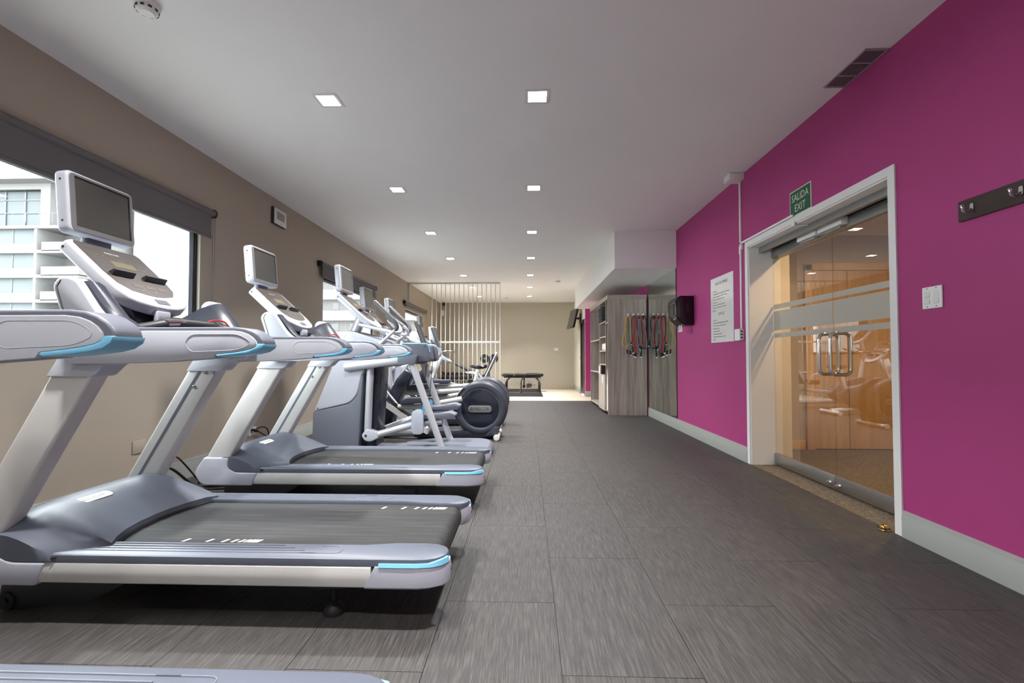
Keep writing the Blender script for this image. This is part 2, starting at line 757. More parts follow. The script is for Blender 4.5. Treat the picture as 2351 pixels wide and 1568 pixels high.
def downlight(x, y, z, lens, label, group='square ceiling downlights'):
    t = thing('ceiling_light', label, 'ceiling light', (x, y, z), group)
    b = NB()
    s, w = .085, .022
    box(b, x - s, x + s, y - s, y - s + w, z - .004, z + .001, .001, 1)
    box(b, x - s, x + s, y + s - w, y + s, z - .004, z + .001, .001, 1)
    box(b, x - s, x - s + w, y - s + w, y + s - w, z - .004, z + .001, .001, 1)
    box(b, x + s - w, x + s, y - s + w, y + s - w, z - .004, z + .001, .001, 1)
    obj('frame', b, 'fitting_white', t)
    b = NB()
    s2 = s - w
    box(b, x - s2, x + s2, y - s2, y + s2, z - .003, z - .001)
    obj('lens', b, lens, t)
    la = bpy.data.lights.new('lamp', 'AREA')
    la.shape = 'SQUARE'
    la.size = 2 * s2
    la.energy = HALL if lens == 'lens_hall' else LAMP
    la.color = {'lens_warm': (1.0, .965, .94), 'lens_cool': (.92, .96, 1.0), 'lens_hall': (1.0, .72, .44)}[lens]
    la.spread = R(165 if lens == 'lens_hall' else SPREAD)
    lo = bpy.data.objects.new('lamp', la)
    COL.objects.link(lo)
    lo.parent = t
    lo.location = (0, 0, -.005)


ordn = ['nearest', 'second', 'third', 'fourth', 'fifth', 'sixth', 'farthest']
for r in range(7):
    y = 3.09 + 1.687 * r
    for x, side in ((-1.385, 'left row above the machines'), (0.072, 'right row above the aisle')):
        cool = (x > 0 and r in (0, 4))
        downlight(x, y, H, 'lens_cool' if cool else 'lens_warm',
                  '%s%s square downlight of the %s' % (ordn[r], ' cool white' if cool else '', side))
for r in range(1, 4):  # unseen lamps added to light the room, carrying on the two rows
    for x in (-1.385, 0.072):
        downlight(x, 3.09 - 1.687 * r, H, 'lens_warm', 'unseen square downlight added for room light, %s of the %s row' % (['first', 'second', 'last'][r - 1], 'left' if x < 0 else 'right'), 'unseen downlights added for room light')

# ================================================================ treadmills
def make_tv(t, xf, yc, z0, w=.34, h=.28, th=.06, screws=True):
    """entertainment screen on a machine: front face at x = xf looking towards +x, leaning back a little"""
    rot = Matrix.Rotation(R(-5), 4, 'Y')
    c = Vector((xf - th / 2, yc, z0 + h / 2))

    def turn(b):
        bmesh.ops.rotate(b, cent=c, matrix=rot, verts=b.verts[:])
        return b
    b = NB()
    prism(b, rp([(yc - w / 2, z0, .03), (yc + w / 2, z0, .03), (yc + w / 2, z0 + h, .03), (yc - w / 2, z0 + h, .03)]), 'x', xf - th, xf, .012, 3, 40)
    tv = obj('screen_housing', turn(b), 'silver_plastic', t)
    b = NB()
    o = .010
    prism(b, rp([(yc - w / 2 + o, z0 + o, .025), (yc + w / 2 - o, z0 + o, .025), (yc + w / 2 - o, z0 + h - o, .025), (yc - w / 2 + o, z0 + h - o, .025)]), 'x', xf - .004, xf + .002, .001, 1)
    obj('screen_bezel', turn(b), 'bezel_grey', tv)
    b = NB()
    o = .034
    prism(b, [(yc - w / 2 + o, z0 + o), (yc + w / 2 - o, z0 + o), (yc + w / 2 - o, z0 + h - o * .8), (yc - w / 2 + o, z0 + h - o * .8)], 'x', xf + .002, xf + .003)
    obj('screen', turn(b), 'screen_glass', tv)
    b = NB()
    yy = yc + w / 2 - o
    box(b, xf + .0021, xf + .0045, yy - .001, yy + .006, z0 + o, z0 + h - o * .8)
    box(b, xf + .0021, xf + .0045, yc - w / 2 + o, yy + .006, z0 + h - o * .8 - .001, z0 + h - o * .8 + .006)
    obj('screen_edge', turn(b), 'black_gloss', tv)
    b = NB()
    for zz in (z0 + .05, z0 + h - .045):
        for sy in (-1, 1):
            cyl(b, (xf - th / 2, yc + sy * (w / 2 - .004), zz), (xf - th / 2, yc + sy * (w / 2 + .001), zz), .005, n=10)
    obj('screw', turn(b), 'print_black', tv)['kind'] = 'stuff'
    b = NB()
    prism(b, [(xf - .05, z0 - .045), (xf - .015, z0 - .045), (xf - .012, z0 + .02), (xf - .05, z0 + .02)], 'y', yc - .06, yc + .06, .004)
    obj('screen_neck', b, 'dark_slate', t)
    return tv


def make_console(t, top, bot, yc, w=.21, th=.055, detail=True):
    """sloping control panel: top and bot are (x, z) of its upper and lower front edge"""
    A, B = Vector((top[0], top[1])), Vector((bot[0], bot[1]))
    L = (B - A).length
    d = (B - A) / L
    nrm = Vector((-d.y, d.x))
    if nrm.y < 0:
        nrm = -nrm

    def P(s, v, n):
        q = A + d * s + nrm * n
        return (q.x, yc + v, q.y)

    def outline(o):
        pts = [(o, -w + o * .6), (o, w - o * .6)]
        r = []
        r.append((o, -w * .8 + o))
        r.append((o, w * .8 - o))
        r.append((o + .02, w - o))
        r.append((L * .55, w * 1.0 - o))
        r.append((L * .75, w * .97 - o))
        for k in range(9):
            a = math.pi * k / 8
            r.append((L * .80 + (L * .2 - o) * math.sin(a), (w * .93 - o) * math.cos(a)))
        r.append((L * .75, -w * .97 + o))
        r.append((L * .55, -w * 1.0 + o))
        r.append((o + .02, -w + o))
        return r

    def slab(o, n0, n1, bv=0.0, sel=None):
        tb = bmesh.new()
        pts = outline(o) if sel is None else sel
        a = [tb.verts.new(P(s, v, n0)) for s, v in pts]
        c = [tb.verts.new(P(s, v, n1)) for s, v in pts]
        tb.faces.new(a)
        tb.faces.new(c[::-1])
        k = len(pts)
        for i in range(k):
            tb.faces.new((a[i], c[i], c[(i + 1) % k], a[(i + 1) % k]))
        bev(tb, bv, 3, 50)
        q = NB()
        merge(q, tb)
        return q
    body = obj('console', slab(0, -th, 0, .012), 'silver_plastic', t)
    face = obj('console_face', slab(.012, -.001, .0015, 0, [(.012, -w * .8), (.012, w * .8), (.03, w * .86), (L * .5, w * .86), (L * .66, w * .80), (L * .76, w * .6), (L * .80, w * .25), (L * .81, 0), (L * .80, -w * .25), (L * .76, -w * .6), (L * .66, -w * .80), (L * .5, -w * .86), (.03, -w * .86)]), 'console_face', body)

    def rect(s0, s1, v0, v1, n0=.0015, n1=.0025):
        return slab(0, n0, n1, 0, [(s0, v0), (s0, v1), (s1, v1), (s1, v0)])
    obj('display', rect(L * .27, L * .37, -.065, .055), MATS['lcd'], face)
    if detail:
        b = rect(L * .095, L * .1, -w * .84, w * .84)
        merge(b, rect(L * .24, L * .25, -.02, .02))
        for r in range(4):
            for c in range(3):
                merge(b, rect(L * (.2 + .06 * r), L * (.2 + .06 * r) + .004, -w * .72 + .03 * c, -w * .72 + .03 * c + .012))
        for r in range(3):
            for c in range(2):
                merge(b, rect(L * (.27 + .07 * r), L * (.27 + .07 * r) + .005, w * .45 + .04 * c, w * .45 + .04 * c + .018))
        for c in range(4):
            merge(b, rect(L * .05, L * .05 + .004, w * .3 + .02 * c, w * .3 + .02 * c + .008))
        for c in (-.06, .01):
            merge(b, rect(L * .73, L * .73 + .006, c, c + .018))
        obj('key_markings', b, 'key_print', face)['kind'] = 'stuff'
        b = NB()
        text(b, 'PRECOR', P(L * .155, -.01, .0026), (0, 1, 0), (-d.x, 0, -d.y), .075, .011, .0004)
        obj('brand_lettering', b, 'print_white', face)
        b = NB()
        for c in range(3):
            merge(b, rect(L * .64, L * .69, -w * .4 + .07 * c, -w * .4 + .07 * c + .045))
        obj('window_field', b, 'console_field', face)['kind'] = 'stuff'
        obj('stop_pad', rect(L * .86, L * .93, -.035, .035, 0, .002), 'dark_slate', body)
    for v0, v1 in ((-w * .72, -.03), (.03, w * .78)):
        tb = NB()
        s0 = L * .5
        secs = []
        for v in (v0, v1):
            secs.append([P(s0 - .006, v, .001), P(s0 + .004, v, .028), P(s0 + .010, v, .028), P(s0 + .016, v, .001)])
        loft(tb, secs)
        obj('reading_ledge', tb, 'black_plastic', body)
    b = NB()
    for sg in (-1, 1):
        p = P(.035, sg * (w - .004), -.03)
        q = P(.035, sg * (w + .0015), -.03)
        cyl(b, p, q, .006, n=10)
    obj('console_screw', b, 'print_black', body)['kind'] = 'stuff'
    return body


mat('lcd', (110, 104, 80), 0.3)
mat('key_print', (112, 106, 100), 0.5)
mat('console_field', (84, 74, 66), 0.5)
m = streak_mat('belt_rubber', (25, 25, 26), (52, 52, 54), (3, 60, 60), 0.72, False, (36, 36, 37), 0.1)


def make_treadmill(yc):
    t = thing('treadmill', 'x', 'treadmill', (-1.25, yc, 0), 'silver treadmills in a row')
    S = (-1, 1)

    def Yv(s, a, c):
        return sorted((yc + s * a, yc + s * c))
    # ---- underside
    b = NB()
    box(b, -2.05, -.42, yc - .26, yc + .26, .135, .20, .01)
    fr = obj('deck_frame', b, 'black_plastic', t)
    b = NB()
    for s in S:
        y0, y1 = Yv(s, .26, .30)
        prism(b, rp([(-2.10, .035, .03), (-2.04, .0, .02), (-1.74, .035, .04), (-1.60, .10, .06), (-1.55, .16, 0), (-2.0, .16, 0), (-2.10, .10, .03)]), 'y', y0, y1, .004)
    box(b, -1.9, -1.75, yc - .27, yc + .27, .07, .12, .004)
    lift = obj('lift_arm', b, 'black_plastic', t)
    for s in S:
        b = NB()
        y0, y1 = Yv(s, .255, .307)
        lathe(b, [(.0, 0), (.034, 0), (.036, .004), (.036, .048), (.034, .052), (0, .052)], (-2.068, y0, .036), 'y', 20)
        cyl(b, (-2.068, y0 - .006, .036), (-2.068, y1 + .006, .036), .011, n=10)
        obj('wheel', b, 'black_rubber', lift)
    for s in S:
        b = NB()
        y0, y1 = Yv(s, .225, .325)
        prism(b, rp([(-.90, .165, 0), (-.64, .165, 0), (-.68, .115, .03), (-.84, .108, .03)]), 'y', y0, y1, .006)
        cyl(b, (-.76, yc + s * .275, .03), (-.76, yc + s * .275, .125), .012, n=12)
        lathe(b, [(0, 0), (.040, 0), (.042, .006), (.034, .028), (.020, .042), (.016, .05), (0, .05)], (-.76, yc + s * .275, 0), 'z', 20)
        obj('levelling_foot', b, 'black_rubber', t)
    # ---- side rails
    for s in S:
        b = NB()
        prof = [(.245, .172), (.245, .232), (.388, .236), (.396, .229), (.400, .205), (.399, .176), (.392, .158), (.384, .152), (.30, .152)]
        secs = [[(x, yc + s * p[0], p[1]) for p in prof] for x in (-1.84, -.575)]
        loft(b, secs)
        obj('side_rail', b, 'aluminium', t, ang=30)
        # end cap with the blue strip
        pl = [(-.602, .25), (-.36, .25), (-.31, .27), (-.292, .30), (-.290, .325), (-.298, .352), (-.318, .376), (-.352, .394), (-.40, .402), (-.5, .403), (-.602, .403)]
        b = NB()
        tb = bmesh.new()
        lo = []
        zz = [.150, .160, .205, .234]
        ins = [.014, .003, 0.0, .004]
        rings = []
        for z, i in zip(zz, ins):
            ring = []
            for k, (x, v) in enumerate(pl):
                sh = (z - .150) * .5 if k in (0, len(pl) - 1) else 0
                cx, cv = -.45, .32
                dx, dv = x - cx, v - cv
                xx = x - (i if dx > .08 else 0) + sh
                vv = v - (i if dv > .05 else 0)
                ring.append((xx, yc + s * vv, z))
            rings.append(ring)
        loft(b, rings)
        cap = obj('rail_end_cap', b, 'pearl_grey', t)
        b = NB()
        ring0, ring1 = [], []
        path = [(-.545, .4035), (-.45, .4035), (-.40, .4025), (-.352, .3945), (-.318, .377), (-.300, .354), (-.2935, .335)]
        for x, v in path:
            ring0.append(Vector((x, yc + s * v, .234)))
        secs = []
        for k, p in enumerate(ring0):
            inn = Vector((-.45, yc + s * .30, 0)) - Vector((p.x, p.y, 0))
            inn = Vector((0, -s, 0)) if k < 3 else inn.normalized()
            hh = .246 + (.006 if k > 3 else 0)
            secs.append([p, p + inn * .012, (p + inn * .014) + Vector((0, 0, hh - .234)), p + inn * .004 + Vector((0, 0, hh - .234))])
        loft(b, secs)
        obj('blue_strip', b, 'sky_blue', cap)
        b = NB()
        cyl(b, (-.30, yc + s * .318, .20), (-.288, yc + s * .318, .20), .006, n=10)
        obj('screw', b, 'print_black', cap)
        # foot platform
        b = NB()
        inner = [(-1.80, .272), (-.64, .272), (-.58, .262), (-.52, .250), (-.40, .248)]
        outer = [(-.34, .255), (-.315, .27), (-.302, .295), (-.302, .33), (-.314, .354), (-.336, .374), (-.37, .388), (-.42, .394), (-1.79, .396)]
        plan = inner + outer
        tops = [.246, .258, .264]
        insx = [0, .002, .012]
        rings = []
        for z, i in zip(tops, insx):
            ring = []
            for x, v in plan:
                cv = .325
                vv = v + (i * .4 if v < cv - .03 else (-i if v > cv + .02 else 0))
                xx = x - (i if x > -.36 else 0)
                ring.append((xx, yc + s * vv, z))
            rings.append(ring)
        loft(b, [[(x, yc + s * v, .234) for x, v in plan]] + rings)
        fp = obj('foot_platform', b, 'slate_light', t)
        b = NB()
        for k in range(4):
            v = .292 + .022 * k
            tube(b, [(-1.74, yc + s * v, .2645), (-.95 + .05 * k, yc + s * v, .2645)], .0022, 6)
        tube(b, fil([(-.95 + .15, yc + s * .292, .2645), (-.72, yc + s * .292, .2645), (-.70, yc + s * .358, .2645), (-.86, yc + s * .358, .2645)], .04), .0022, 6)
        obj('tread_rib', b, 'slate_plastic', fp)
    # ---- belt and rollers
    b = NB()
    prof = rp([(-1.95, .247, .0), (-.335, .247, .052), (-.335, .140, .048), (-1.95, .140, .0)], 6)
    prism(b, prof, 'y', yc - .268, yc + .268)
    belt = obj('running_belt', b, 'belt_rubber', t)
    b = NB()
    cyl(b, (-.382, yc - .275, .186), (-.382, yc + .275, .186), .036, n=18)
    obj('rear_roller', b, 'black_plastic', t)
    for sgn, xs in ((-1, -1.42), (1, -.73)):
        v = yc + sgn * .215
        offs = [0, .10, .165, .205, .235, .258, .276, .292, .306]
        for o in offs:
            b = NB()
            x = xs + o
            w = .012
            tb = [(x, v - .012), (x + w, v - .012), (x + w + .012, v + .016), (x + .012, v + .016)]
            prism(b, tb, 'z', .247, .2482)
            obj('belt_mark', b, 'print_white', belt)
    # ---- motor hood
    b = NB()
    ns, vs_ = 11, [-.40, -.393, -.375, -.345, -.31, -.26, -.18, -.09, 0, .09, .18, .26, .31, .345, .375, .393, .40]

    def xe(v):
        a = abs(v)
        return -1.72 + .085 * (a / .31) ** 2.2 if a <= .31 else -1.635 - .155 * ((a - .31) / .09)
    grid = []
    for i in range(ns):
        s_ = i / (ns - 1)
        row = []
        for v in vs_:
            a = abs(v)
            x = -2.21 + s_ * (xe(v) + 2.21)
            zc = .20 + .20 * math.sin(min(1, s_ * 2.3) * math.pi / 2) - .122 * max(0, (s_ - .43) / .57) ** 1.25
            zs = .20 + .135 * math.sin(min(1, s_ * 2.2) * math.pi / 2) - .085 * max(0, (s_ - .5) / .5) ** 1.6
            w = min(1, max(0, (.40 - a) / .13))
            w = w * w * (3 - 2 * w)
            z = zs + (zc - zs) * w
            if a > .36 and s_ > .9:
                z -= .012
            row.append(Vector((x, yc + v, z)))
        grid.append(row)
    V = [[b.verts.new(p) for p in row] for row in grid]
    for i in range(ns - 1):
        for k in range(len(vs_) - 1):
            b.faces.new((V[i][k], V[i + 1][k], V[i + 1][k + 1], V[i][k + 1]))
    W = [[b.verts.new((p.x, p.y, .236 if abs(p.y - yc) < .27 else .2365)) for p in (row[0], row[-1])] for row in grid]
    for i in range(ns - 1):
        b.faces.new((V[i][0], W[i][0], W[i + 1][0], V[i + 1][0]))
        b.faces.new((V[i][-1], V[i + 1][-1], W[i + 1][1], W[i][1]))
    E_ = [b.verts.new((p.x, p.y, .2365)) for p in grid[-1]]
    for k in range(len(vs_) - 1):
        b.faces.new((V[-1][k], E_[k], E_[k + 1], V[-1][k + 1]))
    F_ = [b.verts.new((p.x, p.y, .15)) for p in grid[0]]
    for k in range(len(vs_) - 1):
        b.faces.new((V[0][k], V[0][k + 1], F_[k + 1], F_[k]))
    hood = obj('motor_hood', b, 'slate_light', t, ang=50)
    b = NB()
    pts = [g + Vector((.004, 0, 0)) for g in grid[-1]]
    tube(b, [(p.x, p.y, .251) for p in pts], .006, 6)
    obj('hood_edge', b, 'black_rubber', hood)
    # logo plate on the hood
    g0 = Vector((-1.99, yc, 0))
    sl = R(12)

    def hp(u, v, n):
        c_ = Vector((-1.93, yc - .12, .3785))
        return c_ + Vector((math.cos(R(20)), 0, -math.sin(R(20)))) * u + Vector((0, 1, 0)) * v + Vector((math.sin(R(20)), 0, math.cos(R(20)))) * n
    b = NB()
    tb = bmesh.new()
    pts = rp([(-.022, -.115, .022), (.022, -.115, .022), (.022, .115, .022), (-.022, .115, .022)])
    loft(b, [[hp(u, v, n) for u, v in pts] for n in (-.012, .003)])
    pl_ = obj('logo_plate', b, 'print_white', hood)
    b = NB()
    text(b, 'PRECOR', hp(.009, .012, .0034), (0, 1, 0), (-math.cos(R(20)), 0, math.sin(R(20))), .15, .018, .0004)
    for k in range(3):
        for r_ in range(3):
            loft(b, [[hp(-.008 + r_ * .007 + du, -.088 + k * .009 + dv, .0036) for du, dv in ((0, 0), (.005, 0), (.005, .006), (0, .006))] for q in (0, 1)][:1] + [[hp(-.008 + r_ * .007 + du, -.088 + k * .009 + dv, .004) for du, dv in ((0, 0), (.005, 0), (.005, .006), (0, .006))]])
    obj('logo_lettering', b, 'logo_grey', pl_)
    # ---- foot shrouds, posts, collars
    for s in S:
        b = NB()
        y0, y1 = Yv(s, .30, .403)
        prof = rp([(-2.235, .215, .05), (-2.19, .145, .05), (-1.845, .145, 0), (-1.805, .233, 0), (-1.95, .233, .03), (-2.012, .265, .05), (-2.00, .332, 0), (-2.172, .332, .01), (-2.225, .255, .06)], 6)
        prism(b, prof, 'y', y0, y1, .010, 3, 60)
        obj('post_shroud', b, 'pearl_grey', t)
        b = NB()
        prof = [(-2.165, .325), (-2.003, .325), (-1.645, .945), (-1.812, .945)]
        y0, y1 = Yv(s, .315, .393)
        prism(b, prof, 'y', y0, y1, .012, 3)
        post = obj('post', b, 'aluminium', t)
        # groove and bolts on the inner face
        b = NB()
        yi = yc + s * .3155
        dx, dz = -.358, -.62

        def pp(f, a):
            return (-1.812 + f * .167 + dx * a, .945 + dz * a)
        q = [pp(.36, .0), pp(.46, .0), pp(.46, 1.0), pp(.36, 1.0)]
        y0, y1 = sorted((yi + s * .002, yi - s * .002))
        prism(b, q, 'y', y0, y1)
        obj('post_groove', b, 'slate_plastic', post)
        for f, a in ((.62, .035), (.86, .035), (.52, .16), (.93, .93)):
            b = NB()
            c_ = pp(f, a)
            lathe(b, [(0, 0), (.009, 0), (.010, .003), (.007, .006), (0, .006)], (c_[0], yi, c_[1]), 'y', 12, -s)
            obj('bolt', b, 'brushed_steel', post)
        b = NB()
        y0, y1 = Yv(s, .308, .402)
        prof = rp([(-1.822, .930, .004), (-1.635, .930, .02), (-1.585, .985, .05), (-1.50, .992, 0), (-1.50, 1.02, 0), (-1.76, 1.03, 0)], 6)
        prism(b, prof, 'y', y0, y1, .008, 2, 60)
        obj('post_collar', b, 'silver_plastic', t)
        # ---- handrail
        oy0, oy1 = Yv(s, .345, .428)
        out = [(-1.700, 1.115), (-1.080, 1.115), (-1.040, 1.1105), (-1.010, 1.100), (-0.986, 1.085), (-0.971, 1.068), (-0.966, 1.052), (-0.972, 1.037), (-0.992, 1.024), (-1.025, 1.016), (-1.070, 1.0105), (-1.130, 1.005), (-1.340, .990), (-1.500, .984), (-1.700, .984)]
        b = NB()
        prism(b, out, 'y', oy0, oy1, .008, 3, 60)
        hr = obj('handrail', b, 'slate_plastic', t)
        # white side panels
        ins = [(-1.720, 1.101), (-1.085, 1.101), (-1.052, 1.097), (-1.026, 1.088), (-1.006, 1.075), (-0.994, 1.061), (-0.991, 1.050), (-0.997, 1.041), (-1.014, 1.033), (-1.040, 1.027), (-1.080, 1.021), (-1.145, 1.014), (-1.155, 1.000), (-1.340, .986), (-1.500, .980), (-1.720, .978)]
        for w in (-1, 1):
            b = NB()
            yo = oy1 if w > 0 else oy0
            y0, y1 = sorted((yo - w * .012, yo + w * .004))
            prism(b, ins, 'y', y0, y1, .003, 2, 60)
            pn = obj('rail_panel', b, 'silver_plastic', hr)
            b = NB()
            yy = yo + w * .0042
            lp = fil([(-1.24, yy, 1.088), (-1.06, yy, 1.088), (-1.005, yy, 1.055), (-1.06, yy, 1.030), (-1.24, yy, 1.022), (-1.265, yy, 1.055)], .03, 6, True)
            tube(b, lp, .0012, 6, True)
            obj('panel_groove', b, 'pearl_grey', pn)
        # blue tip
        blo = [(-0.966, 1.052), (-0.972, 1.037), (-0.992, 1.024), (-1.025, 1.016), (-1.070, 1.0105), (-1.138, 1.0045), (-1.148, 1.008), (-1.142, 1.0145), (-1.080, 1.021), (-1.040, 1.027), (-1.014, 1.033), (-0.997, 1.041), (-0.991, 1.052)]
        b = NB()
        prism(b, [(x + (.0012 if i < 1 else 0), z - (.0012 if 0 < i < 6 else 0)) for i, (x, z) in enumerate(blo)], 'y', oy0 - .005, oy1 + .005, .004, 2, 60)
        obj('blue_tip', b, 'sky_blue', hr)
        # ---- fins beside the console
        b = NB()
        y0, y1 = Yv(s, .352, .424)
        fin = rp([(-1.715, .99, 0), (-1.75, 1.16, .05), (-1.79, 1.275, .03), (-1.76, 1.312, .04), (-1.695, 1.305, .05), (-1.60, 1.165, .08), (-1.52, 1.113, .04), (-1.44, 1.113, 0), (-1.44, .99, 0)], 6)
        prism(b, fin, 'y', y0, y1, .012, 3, 60)
        obj('console_wing', b, 'silver_plastic', t)
        b = NB()
        yq = sorted((yc + s * .425, yc + s * .427))
        tube(b, [(-1.695, yc + s * .4245, 1.0), (-1.73, yc + s * .4245, 1.16), (-1.765, yc + s * .4245, 1.27), (-1.75, yc + s * .4245, 1.295)], .0015, 6)
        obj('wing_seam', b, 'print_black', t)
    # ---- dashboard between the wings
    b = NB()
    secs = []
    hi = [(-1.74, 1.06), (-1.745, 1.24), (-1.725, 1.287), (-1.678, 1.297), (-1.580, 1.170), (-1.528, 1.130), (-1.47, 1.118), (-1.45, 1.09), (-1.5, 1.04), (-1.62, 1.03)]
    lo = [(-1.80, 1.06), (-1.82, 1.165), (-1.79, 1.185), (-1.72, 1.155), (-1.66, 1.125), (-1.58, 1.09), (-1.50, 1.085), (-1.47, 1.07), (-1.50, 1.04), (-1.62, 1.03)]
    for v in (-.398, -.39, -.37, -.345, -.32, -.29, -.25, -.20, -.12, 0, .12, .20, .25, .29, .32, .345, .37, .39, .398):
        k = min(1, max(0, (abs(v) - .16) / .19))
        k = k * k * (3 - 2 * k)
        if abs(v) > .395:
            k = .97
        secs.append([(p[0] * (1 - k) + q[0] * k, yc + v, p[1] * (1 - k) + q[1] * k) for p, q in zip(lo, hi)])
    loft(b, secs)
    dash = obj('dashboard', b, 'dash_navy', t, ang=60)
    b = NB()
    box(b, -1.71, -1.69, yc + .02, yc + .14, 1.165, 1.195, .003)
    obj('socket_strip', b, 'print_black', dash)
    b = NB()
    box(b, -1.70, -1.675, yc - .06, yc + .015, 1.165, 1.215, .006)
    obj('key_clip', b, 'silver_plastic', dash)
    for s in S:
        b = NB()
        lathe(b, [(.038, 0), (.040, .004), (.036, .004), (.034, -.02), (0, -.02)], (-1.72, yc + s * .26, 1.175), 'z', 18)
        obj('cup_holder', b, 'black_plastic', dash)
    # ---- grip bar with pulse sensors
    b = NB()
    path = fil([(-1.56, yc - .355, 1.105), (-1.545, yc - .29, 1.118), (-1.53, yc - .16, 1.150), (-1.53, yc + .16, 1.150), (-1.545, yc + .29, 1.118), (-1.56, yc + .355, 1.105)], .1, 6)
    tube(b, path, .023, 12)
    gb = obj('grip_bar', b, 'black_plastic', t)
    for s in S:
        b = NB()
        for w in (-.006, .006):
            cyl(b, (-1.533, yc + s * .18 + w * 3, 1.147), (-1.531, yc + s * .12 + w * 3, 1.152), .0238, n=14)
        obj('pulse_sensor', b, 'chrome', gb)
    b = NB()
    tube(b, fil([(-1.53, yc + .06, 1.172), (-1.52, yc + .10, 1.186), (-1.50, yc + .14, 1.18), (-1.49, yc + .15, 1.16)], .02), .004, 6)
    obj('safety_clip', b, 'red_plastic', gb)
    # ---- neck, console, screen
    b = NB()
    prism(b, [(-1.82, 1.10), (-1.70, 1.10), (-1.80, 1.30), (-1.92, 1.36), (-1.94, 1.30)], 'y', yc - .11, yc + .11, .015)
    obj('console_neck', b, 'dash_navy', t)
    make_console(t, (-1.995, 1.525), (-1.672, 1.228), yc, .195)
    make_tv(t, -2.015, yc + .015, 1.555)
    return t


mat('dash_navy', (46, 50, 62), 0.3)
mat('logo_grey', (168, 170, 172), 0.5)
TM1 = make_treadmill(2.07)
TM1['label'] = 'silver treadmill in the middle of the row, its whole black belt in full view'
TM2 = dup(TM1, (-1.25, 3.41, 0), 'silver treadmill farthest along the row, next to the tall cross trainer')
TM0 = dup(TM1, (-1.25, 0.69, 0), 'nearest treadmill, only a grey foot platform and one handrail in view')

